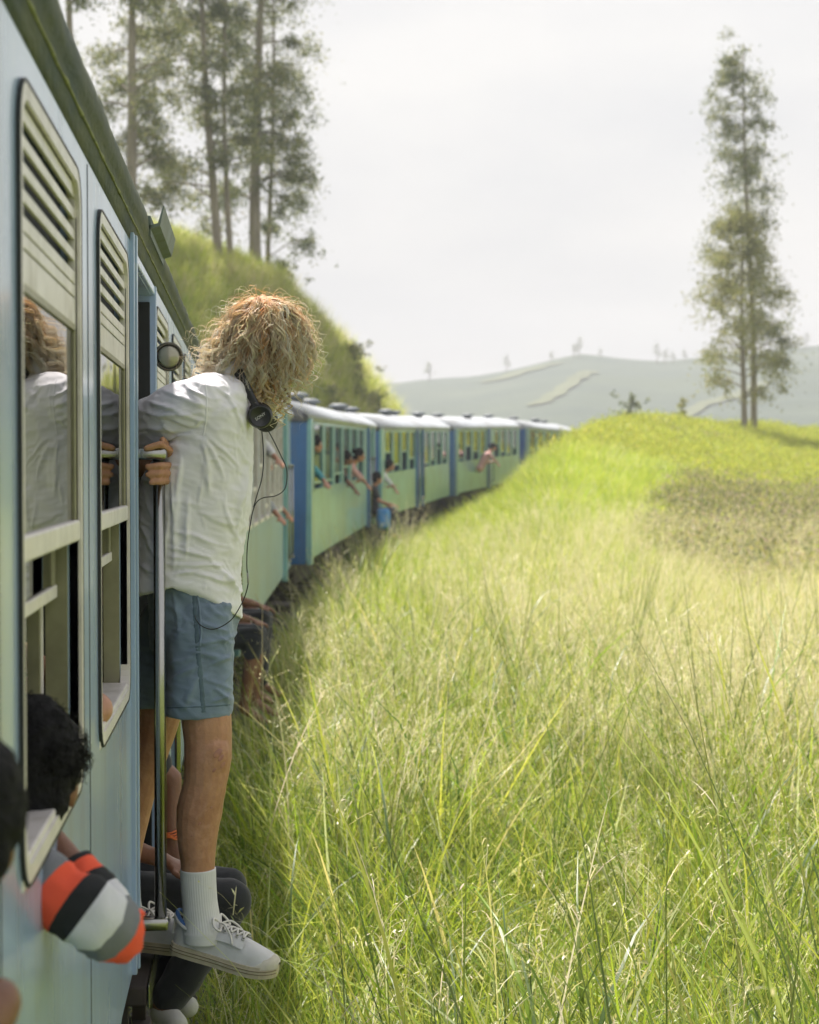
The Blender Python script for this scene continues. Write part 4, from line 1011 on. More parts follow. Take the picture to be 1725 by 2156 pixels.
ribbon(bt, [(409, 1236), (411, 1290), (417, 1370), (424, 1440), (429, 1500)], 11, 'side_seam', M_seam, shorts)
ribbon(bt, [(414, 1240), (420, 1280), (424, 1330), (421, 1362)], 5, 'pocket_edge', M_shorts, shorts, .004)
ribbon(bt, [(352, 1490), (400, 1489), (450, 1487), (484, 1484)], 4, 'hem_stitching', M_seam, shorts)
ribbon(bs, [(432, 800), (436, 840), (434, 885), (428, 916)], 5, 'sleeve_seam', M_shirt, shirt, .0012)
# socks -----------------------------------------------------------------
def sock(pts, top, parent):
    q = spline([H(a, b, c) for a, b, c, r in pts], 8); rad = np.interp(np.linspace(0, 1, len(q)), np.linspace(0, 1, len(pts)), [p[3] for p in pts]); n = 132
    rings = tube_rings(q, list(rad), n); R = []
    for i, rg in enumerate(rings):
        c = q[i]; k = i/len(rings); R.append([c+(p-c)*(1+(.022*math.cos(j/n*2*math.pi*44) if 0.06 < k < .78 else .012)) for j, p in enumerate(rg)])
    mb = MB(); mb.loft(R); return mb.build('sock', M_sock, parent, True)
sock([(417, 1829, 4.475, .0462), (418, 1860, 4.475, .0455), (421, 1900, 4.475, .0450), (425, 1935, 4.473, .047), (428, 1962, 4.470, .052), (428, 1985, 4.468, .05)], 1830, he)
sock([(261, 1850, 4.725, .044), (263, 1900, 4.715, .043), (270, 1950, 4.70, .046), (276, 1975, 4.69, .046)], 1850, he)
# shoes -----------------------------------------------------------------
def shoe(heel, toe, upv, parent, L=.298, flip=1):
    """canvas lace-up: origin under the heel, x towards the toe"""
    heel = Vector(heel); x = (Vector(toe)-heel).normalized(); z = Vector(upv); z = (z-x*z.dot(x)).normalized(); y = z.cross(x)
    W = lambda a, b, c: heel+x*a+y*b+z*c
    st = [0, .012, .04, .08, .12, .16, .20, .235, .262, .28, .292, .297]
    hwd = [.012, .025, .032, .034, .034, .038, .043, .045, .042, .034, .021, .008]
    so = MB()
    for zb, zt, g in ((0, .010, .002), (.010, .022, .0035), (.022, .030, .0015)):
        so.loft([[W(a, s_*(h_+g), zz+.010*max(0, (a-.2)/.1)**2) for s_, zz in ((-1, zb), (-.6, zb), (.6, zb), (1, zb), (1, zt), (.6, zt), (-.6, zt), (-1, zt))] for a, h_ in zip(st, hwd)])
    root = so.build('shoe', M_sole, parent, False)
    for zz in (.012, .020):
        fx = MB(); fx.tube(spline([W(a, -(h_+.0042), zz+.010*max(0, (a-.2)/.1)**2) for a, h_ in zip(st, hwd)], 2), .0011, 5); fx.build('sole_groove', M_groove, root)
        fx = MB(); fx.tube(spline([W(a, (h_+.0042), zz+.010*max(0, (a-.2)/.1)**2) for a, h_ in zip(st, hwd)], 2), .0011, 5); fx.build('sole_groove', M_groove, root)
    # upper
    hgt = [.050, .066, .074, .070, .066, .068, .061, .049, .039, .030, .021, .012]
    U = []
    for a, h_, t_ in zip(st, hwd, hgt):
        r = []; n = 18; lift = .010*max(0, (a-.2)/.1)**2
        for k in range(n+1):
            an = math.pi*k/n; ca, sa = math.cos(an), math.sin(an); flat = .62 if .1 < a < .22 else .8
            r.append(W(a+(.004 if a < .02 else 0), (h_-.002)*math.copysign(abs(ca)**.8, ca)*(1-(1-flat)*sa), .026+lift+t_*abs(sa)**.75))
        U.append(r)
    up = MB(); up.loft(U, closed=False); up.v, up.f = up.v, up.f
    u_ = up.build('upper', M_canvas, root, True)
    # toe cap
    tc_ = []
    for a, h_, t_ in list(zip(st, hwd, hgt))[7:]:
        lift = .010*max(0, (a-.2)/.1)**2; k0 = max(.2, min(1, (a-.235)/.035))
        tc_.append([W(a+.002, (h_+.0015)*math.cos(math.pi*k/12), .024+lift+((t_+.003)*k0)*abs(math.sin(math.pi*k/12))**.8) for k in range(13)])
    t2 = MB(); t2.loft(tc_, closed=False); t2.build('toe_cap', mat('cream_toe', (0.58, 0.55, 0.46), .7, var=.1, vscale=30), root, True)
    # facing with eyelets and laces
    for sd in (-1, 1):
        f_ = []
        for a in np.linspace(.118, .205, 8):
            h_ = np.interp(a, st, hwd); t_ = np.interp(a, st, hgt)
            f_.append([W(a, sd*h_*q_, .026+t_*np.interp(q_, [.2, .45, .7, .95], [1.02, .97, .86, .58])+.0025) for q_ in (.2, .45, .7, .9)])
        m_ = MB(); m_.loft(f_, closed=False); m_.build('facing', M_canvas, root, True)
        for a in np.linspace(.125, .198, 5):
            h_ = np.interp(a, st, hwd); t_ = np.interp(a, st, hgt); c = W(a, sd*h_*.52, .026+t_*.955+.005); nrm = (y*sd*.55+z*.8).normalized(); p1_ = nrm.orthogonal().normalized(); p2_ = nrm.cross(p1_)
            e_ = MB(); e_.tube([c+(p1_*math.cos(k/10*2*math.pi)+p2_*math.sin(k/10*2*math.pi))*.0045 for k in range(11)], .0016, 5, False); e_.build('eyelet', M_eyelet, root, True)
    la = MB(); aa = list(np.linspace(.125, .198, 5))
    for i, a in enumerate(aa):
        h_ = np.interp(a, st, hwd); t_ = np.interp(a, st, hgt); a2 = aa[min(i+1, 4)]; h2 = np.interp(a2, st, hwd); t2_ = np.interp(a2, st, hgt)
        for sd in (-1, 1):
            la.tube(spline([W(a, sd*h_*.52, .026+t_*.955+.007), W((a+a2)/2, 0, .026+(t_+t2_)/2*1.03+.009), W(a2, -sd*h2*.52, .026+t2_*.955+.007)], 4), .0030, 6)
    k0 = W(.122, 0, .026+.070+.010)
    for sd in (-1, 1):
        la.tube(spline([k0, k0+x*-.012+y*sd*.024+z*.016, k0+x*-.002+y*sd*.044+z*.002, k0+x*.014+y*sd*.034-z*.008, k0], 5), .0030, 6)
        la.tube(spline([k0, k0+x*.02+y*sd*.022+z*.006, k0+x*.045+y*sd*.038-z*.012, k0+x*.055+y*sd*.046-z*.03], 5), .0028, 6)
    la.build('laces', M_lace, root, True)
    tg = MB(); tg.loft([[W(.118-.02*k, s_*.022, .026+.074+.006*k+.010*(1-abs(s_))) for s_ in (-1, -.5, 0, .5, 1)] for k in range(3)], closed=False); tg.build('tongue', M_canvas, root, True)
    # padded blue collar round the ankle
    cl = MB(); cl.tube([W(.056+.056*math.cos(t), .034*math.sin(t), .026+.066+.018*max(0, -math.cos(t))**2-.006*math.sin(t)**2+.010*max(0, math.cos(t))) for t in np.linspace(0, 2*math.pi, 33)], .0058, 8, False); cl.build('lining', M_lining, root, True)
    cl = MB(); cl.tube([W(.056+.058*math.cos(t), .038*math.sin(t), .026+.060+.018*max(0, -math.cos(t))**2-.006*math.sin(t)**2+.010*max(0, math.cos(t))) for t in np.linspace(0, 2*math.pi, 33)], .0055, 8, False); cl.build('collar_edge', M_canvas, root, True)
    tb_ = MB(); tb_.box(-.004, .004, -.012, .012, -.025, .03, .002)
    tb_.v = [tuple(W(.0005+v[0]*.6-.002, v[1], .075+v[2])) for v in tb_.v]; tb_.build('heel_tab', M_canvas, root, True)
    return root
shoe(H(361, 2002, 4.505), H(584, 2064, 4.40), (.18, -.06, 1), he)
shoe(H(238, 1992, 4.71), H(395, 2004, 4.60), (.02, -.05, 1), he, flip=-1)
# hair ------------------------------------------------------------------
M_hair = mat('blond_curls', (1, 1, 1), 0.42, attr='tint', trans=0.62, spec=0.5)
M_scalp = mat('ginger_underhair', (0.55, 0.29, 0.12), 0.7, col2=(0.40, 0.19, 0.08), vscale=40, bump=0.8, bscale=120, bdist=0.006)
hc = hair_cap(HC+Vector((-.004, 0, .0)), HU, HF, M_scalp, he, .93, .010, 5, .007)
rng = np.random.default_rng(12)
DARKH = np.array([(0.55, 0.31, 0.13), (0.68, 0.42, 0.20), (0.78, 0.52, 0.28)]); MIDH = np.array([(0.93, 0.69, 0.40), (0.95, 0.76, 0.50), (0.92, 0.63, 0.34)]); LIGHTH = np.array([(0.97, 0.88, 0.72), (0.98, 0.92, 0.80), (0.96, 0.83, 0.62)])
GRAV = Vector((0, 0, -1))
def lock(parts, root, n, rad, L, seg, sides, light, wind, curl, wl, rough=0.0, layer=None, hug=True, strands=1, spread=.006):
    """one tapering wavy lock draped over the head, then hanging in the wind"""
    layer = layer or rng.uniform(.094, .106); p = root.copy(); pts = []; ds = L/seg; ph = rng.uniform(0, 6.28); sgn = rng.choice([-1, 1])
    ra = rng.uniform(0, 6.28); stray = Vector((math.cos(ra), math.sin(ra)*.8, 0))*.9*max(0, n.z)+Vector(rng.normal(0, .16, 3))
    d = (n*.55+stray).normalized()
    for k in range(seg+1):
        t = k/seg; pts.append(p.copy())
        rel = p-HC; left = max(0, -rel.x/.1-.15)
        g = GRAV*1.0+Vector((-.62*left*wind, 0, .05*left*wind))+stray*.5*(1-t)+Vector((.10*max(0, rel.x/.1), 0, 0))
        if hug and rel.length < layer*1.25:
            rn = rel.normalized(); g = g-rn*min(0, g.dot(rn))+rn*.10
        d = (d*.62+g.normalized()*.38).normalized(); p = p+d*ds
        rel = p-HC
        if hug and rel.length < layer: p = HC+rel.normalized()*layer
    out = []
    for k, p in enumerate(pts):
        t = k/seg; tn = (pts[min(k+1, seg)]-pts[max(k-1, 0)]).normalized(); a = tn.orthogonal().normalized(); b = tn.cross(a)
        amp = curl*min(1, t*1.8)*(.55+.9*t); w_ = ph+sgn*t*L/wl*2*math.pi*(.85+.3*t)
        p = p+(a*math.cos(w_)+b*math.sin(w_))*amp
        if rough: p = p+Vector(rng.normal(0, rough, 3))
        out.append(p)
    root_c = (DARKH if light < .8 else MIDH)[rng.integers(0, 3)]; tip_c = (MIDH if light < .40 else LIGHTH)[rng.integers(0, 3)]
    tt = np.clip(np.linspace(-.15, 1.15, seg+1)*(.75+.6*light), 0, 1)
    for sidx in range(strands):
        oa = rng.uniform(0, 6.28); orad = spread*math.sqrt(rng.uniform(0, 1)) if strands > 1 else 0; tw = rng.normal(0, 1.6); cut = rng.uniform(.78, 1.0) if strands > 1 else 1
        sp = []
        for k, p in enumerate(out):
            t = k/seg*cut; kk = t*seg; i0 = min(int(kk), seg-1); q = out[i0].lerp(out[i0+1], kk-i0)
            tn = (out[min(i0+1, seg)]-out[max(i0-1, 0)]).normalized(); a = Vector((tn.y, -tn.x, .01)).normalized(); b = tn.cross(a)
            rr_ = orad*(.35+1.1*math.sin(math.pi*min(1, t*.9+.05)))*(1-.55*t); sp.append(q+(a*math.cos(oa+tw*t)+b*math.sin(oa+tw*t))*rr_)
        rd = [rad*rng.uniform(.8, 1.2)*(0.6+0.55*math.sin(math.pi*min(1, .15+.8*k/seg)))*(1-.75*(k/seg)**2.5) for k in range(seg+1)]
        rg = tube_rings(sp, rd, sides); v = np.array([q[:] for r_ in rg for q in r_]); m_ = sides
        i = np.arange(seg)[:, None]*m_; j = np.arange(m_)[None]; f = np.stack([i+j, i+(j+1) % m_, i+m_+(j+1) % m_, i+m_+j], -1).reshape(-1, 4)
        ct = np.repeat(tt, m_)[:, None]; col = (root_c*(1-ct)+tip_c*ct)*(1+rng.normal(0, .10))
        parts.append((v, f, np.clip(col, .02, .95)))
def scalp_dir():
    while True:
        d = Vector(rng.normal(0, 1, 3)).normalized()
        q = d.dot(HF.normalized())
        if d.dot(HU.normalized()) > -.30-.35*(q < 0) and q < .55: return d
parts = []
for i in range(170):
    n = scalp_dir(); lt = rng.uniform(.15, 1.3)+.35*max(0, abs(n.x)-.35)+.2*max(0, -n.z)
    lock(parts, HC+n*.092, n, rng.uniform(.0008, .0013), rng.uniform(.045, .215)*(1.05 if n.z > .5 else .85), 20, 3, lt, 1.0, rng.uniform(.003, .009), rng.uniform(.06, .11), strands=15, spread=rng.uniform(.007, .014))
for i in range(46):                                                       # crown locks
    n = (HU.normalized()*.45+Vector((-.20, -.40, .55))+Vector(rng.normal(0, .36, 3))).normalized()
    lock(parts, HC+n*.100, n, rng.uniform(.0009, .0014), rng.uniform(.12, .24), 24, 3, rng.uniform(.2, 1.4), .9, rng.uniform(.003, .009), rng.uniform(.07, .12), layer=rng.uniform(.096, .106), strands=15, spread=rng.uniform(.006, .012))
for i in range(26):                                                       # curls lying on the left shoulder
    n = Vector((-.85+rng.normal(0, .12), rng.normal(-.35, .3), rng.normal(-.05, .25))).normalized()
    lock(parts, HC+n*.098, n, rng.uniform(.0008, .0013), rng.uniform(.10, .17), 20, 3, rng.uniform(.7, 1.3), 1.5, rng.uniform(.007, .012), rng.uniform(.045, .065), strands=12, spread=.008)
v, f, t = merge(parts); v = np.array(HC[:])+(v-np.array(HC[:]))*(.93, .95, .97); hq = tint_mesh('hair', v, f, t, M_hair, he); hq['kind'] = 'stuff'; hq.data.polygons.foreach_set('use_smooth', [True]*len(f))
parts = []
for i in range(560):
    n = scalp_dir(); lt = .45+rng.uniform(0, .8)
    lock(parts, HC+n*.102, n, rng.uniform(.0004, .0008), rng.uniform(.05, .20), 18, 3, lt, rng.uniform(.4, 2.0), rng.uniform(.005, .012), rng.uniform(.04, .07), .001, layer=rng.uniform(.097, .132))
v, f, t = merge(parts); v = np.array(HC[:])+(v-np.array(HC[:]))*(.93, .95, .97); hq = tint_mesh('loose_hair', v, f, t, M_hair, he); hq['kind'] = 'stuff'; hq.data.polygons.foreach_set('use_smooth', [True]*len(f))
# long front curls falling past the headphones
parts = []
for i in range(110):
    c = rng.choice([0, 1, 1, 2]); x_, y_, L = [(540, 800, .085), (578, 790, .105), (622, 765, .065)][c]
    r_ = H(x_+rng.normal(0, 15), y_+rng.normal(0, 10), 4.50+rng.uniform(0, .12)); n = Vector((rng.normal(.1, .3), rng.normal(-.4, .5), -.2)).normalized()
    lock(parts, r_, n, rng.uniform(.0018, .0036), L*rng.uniform(.6, 1.15), 18, 5, .6+rng.uniform(0, .6), .1, rng.uniform(.006, .012), rng.uniform(.03, .045), hug=False)
v, f, t = merge(parts); hq = tint_mesh('front_curls', v, f, t, M_hair, he); hq['kind'] = 'stuff'; hq.data.polygons.foreach_set('use_smooth', [True]*len(f))

# headphones round the neck ----------------------------------------------
M_plastic = mat('black_plastic', (0.018, 0.019, 0.021), 0.38, var=0.2, vscale=30); M_pad = mat('black_pad', (0.014, 0.014, 0.015), 0.8)
hp = empty('headphones', HO); tag(hp, 'black headphones with thin cable worn round the man\'s neck', 'headphones')
bd = spline([H(494, 772, 4.62), H(497, 776, 4.535), H(505, 788, 4.485), H(522, 822, 4.462), H(536, 848, 4.452), H(545, 868, 4.448)], 6)
b = MB(); R = []
for i, p in enumerate(bd):
    t_ = (bd[min(i+1, len(bd)-1)]-bd[max(i-1, 0)]).normalized(); s_ = Vector((.75, -.35, .45)); s_ = (s_-t_*s_.dot(t_)).normalized(); n_ = t_.cross(s_)
    wv = .012 if i < 20 else .010
    R.append([p+s_*wv+n_*.003, p+s_*wv-n_*.003, p-s_*wv-n_*.003, p-s_*wv+n_*.003])
b.loft(R); b.build('headband', M_plastic, hp, True)
cc = H(548, 876, 4.452); cn = Vector((.05, -1, -.12)).normalized()
cup = MB().lathe([(0, -.022), (.026, -.022), (.032, -.016), (.033, -.002), (.030, .004), (.029, .009), (.0255, .012), (.025, .0105), (0, .0115)], cc, cn, 32).build('ear_cup', M_plastic, hp, True)
MB().lathe([(.010, -.024), (.030, -.024), (.034, -.032), (.030, -.042), (.012, -.042)], cc, cn, 28).build('ear_pad', M_pad, cup, True)
c2 = H(560, 884, 4.66)
cup2 = MB().lathe([(0, -.022), (.026, -.022), (.032, -.016), (.033, -.002), (.030, .004), (.029, .009), (0, .0115)], c2, -cn, 24).build('ear_cup', M_plastic, hp, True)
b = MB(); b.tube(spline([H(494, 772, 4.62), H(500, 780, 4.68), H(530, 835, 4.70), H(556, 872, 4.68)], 6), .007, 8); b.build('headband', M_plastic, hp, True)
tx = bpy.data.curves.new('maker_name', 'FONT'); tx.body = 'SONY'; tx.size = .0115; tx.extrude = .0003; tx.align_x = 'CENTER'; tx.align_y = 'CENTER'
to = bpy.data.objects.new('maker_name', tx); COL.objects.link(to)
zax = cn; xax = Vector((.80, 0, .55)); xax = (xax-zax*xax.dot(zax)).normalized(); yax = zax.cross(xax)
ML = Matrix.Translation(cc+cn*.0125) @ Matrix((xax, yax, zax)).transposed().to_4x4()
bpy.context.view_layer.update(); dg = bpy.context.evaluated_depsgraph_get(); tm = bpy.data.meshes.new_from_object(to.evaluated_get(dg)); tm.transform(ML); bpy.data.objects.remove(to); bpy.data.curves.remove(tx)
mesh_obj('maker_name', tm, cup, mat('white_print', (0.6, 0.6, 0.6), .5))
M_cable = mat('black_cable', (0.015, 0.016, 0.017), .5)
def cable(pts, r=.0015): MB().tube(spline([H(*p) for p in pts], 8), r, 6).build('cable', M_cable, hp, True)
cable([(562, 902, 4.45), (575, 925, 4.46), (592, 960, 4.47), (603, 985, 4.47), (604, 1012, 4.47), (598, 1032, 4.465), (580, 1044, 4.455), (555, 1048, 4.44), (541, 1057, 4.43), (533, 1075, 4.425), (527, 1105, 4.42), (521, 1150, 4.42), (520, 1195, 4.42), (523, 1225, 4.42), (516, 1255, 4.42), (503, 1282, 4.415), (487, 1305, 4.408), (465, 1320, 4.402), (445, 1325, 4.398), (425, 1318, 4.396), (413, 1305, 4.398), (411, 1296, 4.41)])
cable([(551, 903, 4.45), (554, 935, 4.455), (555, 975, 4.455), (551, 1010, 4.445), (542, 1040, 4.435), (534, 1068, 4.427)])
MB().tube([H(521.5, 1206, 4.42), H(523, 1228, 4.42)], .0028, 8).build('inline_control', mat('grey_plug', (.35, .35, .35), .4), hp, True)
# ------------------------------------------------------------------ vegetation
M_blade = mat('grass_blade', (1, 1, 1), 0.42, attr='tint', trans=0.45, spec=0.5)
M_leaf = mat('tree_leaf', (1, 1, 1), 0.55, attr='tint', trans=0.45, spec=0.3)
M_bark = mat('pale_bark', (0.30, 0.26, 0.21), 0.85, col2=(0.17, 0.145, 0.115), vscale=2.5, bump=0.5, bscale=14, stretch=(1, 1, 0.25))
SRC = {}
def source(kind, v, f, tint, m):
    c = SRC.get(kind)
    if c is None: c = SRC[kind] = bpy.data.collections.new(kind+'_source')
    me = bpy.data.meshes.new(kind); me.from_pydata(v.tolist(), [], f.tolist())
    at = me.color_attributes.new('tint', 'FLOAT_COLOR', 'POINT')
    at.data.foreach_set('color', np.concatenate([tint, np.ones((len(tint), 1))], 1).astype(np.float32).ravel())
    me.materials.append(m); me.polygons.foreach_set('use_smooth', [True]*len(me.polygons))
    o = bpy.data.objects.new('%s_%02d' % (kind, len(c.objects)), me); c.objects.link(o); return o
def strips(base, az, tilt, droop, L, wd, cols, seg, rng, twist=0.6, taper=1.6):
    """n curved, tapering grass blades as quad strips"""
    n = len(L); t = np.linspace(0, 1, seg+1)
    ang = tilt[:, None]+droop[:, None]*t[None]**1.6
    ds = (L/seg)[:, None]
    r = np.concatenate([np.zeros((n, 1)), np.cumsum(np.sin(ang[:, 1:])*ds, 1)], 1); z = np.concatenate([np.zeros((n, 1)), np.cumsum(np.cos(ang[:, 1:])*ds, 1)], 1)
    ca, sa = np.cos(az)[:, None], np.sin(az)[:, None]
    c = np.stack([base[:, 0:1]+r*ca, base[:, 1:2]+r*sa, base[:, 2:3]+z], -1)
    ta = az+math.pi/2+rng.normal(0, twist, n)
    hw = wd[:, None]*np.clip(1-t[None]**taper, 0.06, 1)*0.5*np.clip(0.55+t[None]*2, 0, 1)
    off = np.stack([np.cos(ta)[:, None]*hw, np.sin(ta)[:, None]*hw, hw*0], -1)
    v = np.stack([c-off, c+off], 2)                      # n, seg+1, 2, 3
    idx = np.arange(n*(seg+1)*2).reshape(n, seg+1, 2)
    f = np.stack([idx[:, :-1, 0], idx[:, :-1, 1], idx[:, 1:, 1], idx[:, 1:, 0]], -1).reshape(-1, 4)
    tint = np.repeat(cols, (seg+1)*2, 0)
    return v.reshape(-1, 3), f, tint, c
def pick(rng, n, pal, jit=0.12):
    pal = np.array(pal); c = pal[rng.integers(0, len(pal), n)]; return np.clip(c*(1+rng.normal(0, jit, (n, 1)))*(1+rng.normal(0, 0.04, (n, 3))), 0.01, 0.95)
GREEN = [(0.24, 0.35, 0.03), (0.33, 0.43, 0.04), (0.15, 0.24, 0.03), (0.42, 0.48, 0.06), (0.09, 0.155, 0.03)]
LIME = [(0.46, 0.53, 0.055), (0.54, 0.58, 0.085), (0.37, 0.46, 0.04), (0.62, 0.61, 0.19)]
DRY = [(0.62, 0.58, 0.28), (0.68, 0.62, 0.38), (0.54, 0.54, 0.20), (0.72, 0.64, 0.46)]
def tuft(kind, seed, n, rad, l0, l1, w0, w1, lean, droop, pal, seg=4):
    rng = np.random.default_rng(seed)
    a = rng.uniform(0, 2*np.pi, n); rr = rad*np.sqrt(rng.uniform(0, 1, n))
    base = np.stack([rr*np.cos(a), rr*np.sin(a), np.full(n, -0.03)], -1)
    az = a+rng.normal(0, 0.9, n)
    v, f, t, _ = strips(base, az, np.abs(rng.normal(lean, lean*0.6, n)), np.abs(rng.normal(droop, droop*0.6, n)), rng.uniform(l0, l1, n), rng.uniform(w0, w1, n), pick(rng, n, pal), seg, rng)
    source(kind, v, f, t, M_blade)
def seedheads(kind, seed, n, rad, l0, l1, pal, branch=14, spike=5, bl=0.11):
    rng = np.random.default_rng(seed); parts = []
    a = rng.uniform(0, 2*np.pi, n); rr = rad*np.sqrt(rng.uniform(0, 1, n))
    base = np.stack([rr*np.cos(a), rr*np.sin(a), np.zeros(n)], -1)
    seg = 9
    cols = pick(rng, n, pal)
    v, f, t, c = strips(base, rng.uniform(0, 6.28, n), np.abs(rng.normal(0.1, 0.08, n)), np.abs(rng.normal(0.55, 0.35, n)), rng.uniform(l0, l1, n), np.full(n, 0.0032), cols, seg, rng, taper=6)
    parts.append((v, f, t))
    for i in range(n):
        B = []; 
        for k in range(branch):
            tt = rng.uniform(0.60, 0.99)*seg; j = int(tt); fr = tt-j
            B.append(c[i, j]*(1-fr)+c[i, min(j+1, seg)]*fr)
        B = np.array(B); m_ = len(B)
        v, f, t, cc = strips(B, rng.uniform(0, 6.28, m_), rng.uniform(0.4, 1.0, m_), rng.uniform(0.2, 1.0, m_), rng.uniform(0.4, 1, m_)*bl, np.full(m_, 0.0020), pick(rng, m_, pal), 4, rng, taper=6)
        parts.append((v, f, t))
        S = cc[:, 1:].reshape(-1, 3); S = S[rng.permutation(len(S))[:branch*spike//2]]
        m2 = len(S)
        v, f, t, _ = strips(S, rng.uniform(0, 6.28, m2), rng.uniform(0.5, 2.2, m2), rng.uniform(0, .4, m2), rng.uniform(0.008, 0.016, m2), np.full(m2, 0.0042), pick(rng, m2, pal), 2, rng, taper=3)
        parts.append((v, f, t))
    source(kind, *merge(parts), M_blade)
for s in range(5): tuft('meadow_grass', 100+s, 36, 0.14, 0.35, 0.9, 0.005, 0.011, 0.28, 0.75, GREEN)             # 0-4 fine green
for s in range(3): tuft('meadow_grass', 120+s, 24, 0.10, 0.55, 1.2, 0.010, 0.020, 0.42, 1.35, GREEN+LIME+[(0.45, 0.50, 0.22)], 6)         # 5-7 long arching
for s in range(3): tuft('meadow_grass', 140+s, 34, 0.16, 0.35, 0.85, 0.005, 0.011, 0.4, 0.9, LIME)                 # 8-10 lime
for s in range(4): seedheads('meadow_grass', 160+s, 6, 0.16, 0.7, 1.05, DRY)                                       # 11-14 seed heads
for s in range(2): tuft('meadow_grass', 180+s, 30, 0.16, 0.5, 0.95, 0.003, 0.006, 0.25, 0.5, DRY)                 # 15-16 dry stalks
for s in range(2): tuft('meadow_grass', 190+s, 12, 0.14, 0.8, 1.35, 0.006, 0.011, 0.12, 0.30, [(0.13, 0.19, 0.04), (0.20, 0.27, 0.05), (0.30, 0.34, 0.08)], 6)   # 17-18 tall stems
for s in range(4): tuft('bank_grass', 200+s, 90, 0.45, 0.3, 0.75, 0.010, 0.022, 0.35, 0.8, LIME+GREEN[:2], 4)        # coarse lime
for s in range(3): tuft('bank_grass', 220+s, 90, 0.45, 0.35, 0.8, 0.008, 0.018, 0.35, 0.7, DRY+LIME[:2], 4)       # coarse dry
for s in range(2): tuft('bank_grass', 240+s, 80, 0.4, 0.3, 0.65, 0.014, 0.03, 0.5, 0.9, GREEN, 4)                 # coarse green

def scatter(name, pts, rz, sc, idx, kind, tiltv=None):
    n = len(pts); me = bpy.data.meshes.new(name); me.vertices.add(n)
    me.vertices.foreach_set('co', np.ascontiguousarray(pts, np.float32).ravel())
    r = np.zeros((n, 3), np.float32); r[:, 2] = rz
    if tiltv is not None: r[:, :2] = tiltv
    at = me.attributes.new('rot', 'FLOAT_VECTOR', 'POINT'); at.data.foreach_set('vector', r.ravel())
    at = me.attributes.new('scl', 'FLOAT', 'POINT'); at.data.foreach_set('value', np.ascontiguousarray(sc, np.float32))
    at = me.attributes.new('idx', 'INT', 'POINT'); at.data.foreach_set('value', np.ascontiguousarray(idx, np.int32))
    o = mesh_obj(name, me)
    ng = bpy.data.node_groups.new(name+'_nodes', 'GeometryNodeTree')
    ng.interface.new_socket('Geometry', in_out='INPUT', socket_type='NodeSocketGeometry'); ng.interface.new_socket('Geometry', in_out='OUTPUT', socket_type='NodeSocketGeometry')
    N = ng.nodes.new; L = ng.links.new
    gi = N('NodeGroupInput'); go = N('NodeGroupOutput'); ip = N('GeometryNodeInstanceOnPoints'); ci = N('GeometryNodeCollectionInfo')
    ci.inputs['Collection'].default_value = SRC[kind]; ci.inputs['Separate Children'].default_value = True; ci.inputs['Reset Children'].default_value = True
    def na(nm, ty):
        q = N('GeometryNodeInputNamedAttribute'); q.data_type = ty; q.inputs['Name'].default_value = nm; return q.outputs['Attribute']
    er = N('FunctionNodeEulerToRotation')
    L(gi.outputs[0], ip.inputs['Points']); L(ci.outputs[0], ip.inputs['Instance']); ip.inputs['Pick Instance'].default_value = True
    L(na('idx', 'INT'), ip.inputs['Instance Index']); L(na('rot', 'FLOAT_VECTOR'), er.inputs[0]); L(er.outputs[0], ip.inputs['Rotation']); L(na('scl', 'FLOAT'), ip.inputs['Scale'])
    L(ip.outputs[0], go.inputs[0])
    md = o.modifiers.new('scatter', 'NODES'); md.node_group = ng
    return o
def bake(name, pts, rz, sc, idx, kind, tiltv):
    """the same scatter as one real mesh"""
    src = list(SRC[kind].objects); src.sort(key=lambda o: o.name); V = []; Fc = []; T = []; n = 0
    for k, o in enumerate(src):
        me = o.data; sel = np.nonzero(idx == k)[0]
        if len(sel) == 0: continue
        v = np.empty(len(me.vertices)*3, np.float32); me.vertices.foreach_get('co', v); v = v.reshape(-1, 3)
        f = np.empty(len(me.loops), np.int32); me.loops.foreach_get('vertex_index', f); f = f.reshape(-1, 4)
        t = np.empty(len(v)*4, np.float32); me.color_attributes['tint'].data.foreach_get('color', t); t = t.reshape(-1, 4)
        c, s_ = np.cos(rz[sel])[:, None], np.sin(rz[sel])[:, None]
        x = (v[None, :, 0]*c-v[None, :, 1]*s_)*sc[sel, None]; y = (v[None, :, 0]*s_+v[None, :, 1]*c)*sc[sel, None]; z = np.repeat(v[None, :, 2], len(sel), 0)*sc[sel, None]
        x = x+z*tiltv[sel, 0:1]; y = y+z*tiltv[sel, 1:2]
        W = np.stack([x+pts[sel, 0:1], y+pts[sel, 1:2], z+pts[sel, 2:3]], -1)
        V.append(W.reshape(-1, 3)); Fc.append((f[None]+(np.arange(len(sel))*len(v)+n)[:, None, None]).reshape(-1, 4)); T.append(np.tile(t, (len(sel), 1))); n += len(sel)*len(v)
    V = np.concatenate(V).astype(np.float32); Fc = np.concatenate(Fc).astype(np.int32); T = np.concatenate(T)
    me = bpy.data.meshes.new(name); me.vertices.add(len(V)); me.vertices.foreach_set('co', V.ravel())
    me.loops.add(len(Fc)*4); me.loops.foreach_set('vertex_index', Fc.ravel()); me.polygons.add(len(Fc)); me.polygons.foreach_set('loop_start', np.arange(0, len(Fc)*4, 4, dtype=np.int32))
    me.update(calc_edges=True)
    at = me.color_attributes.new('tint', 'FLOAT_COLOR', 'POINT'); at.data.foreach_set('color', T.ravel())
    print('baked', name, len(Fc)*2, 'triangles')
    return mesh_obj(name, me, None, M_blade, True)
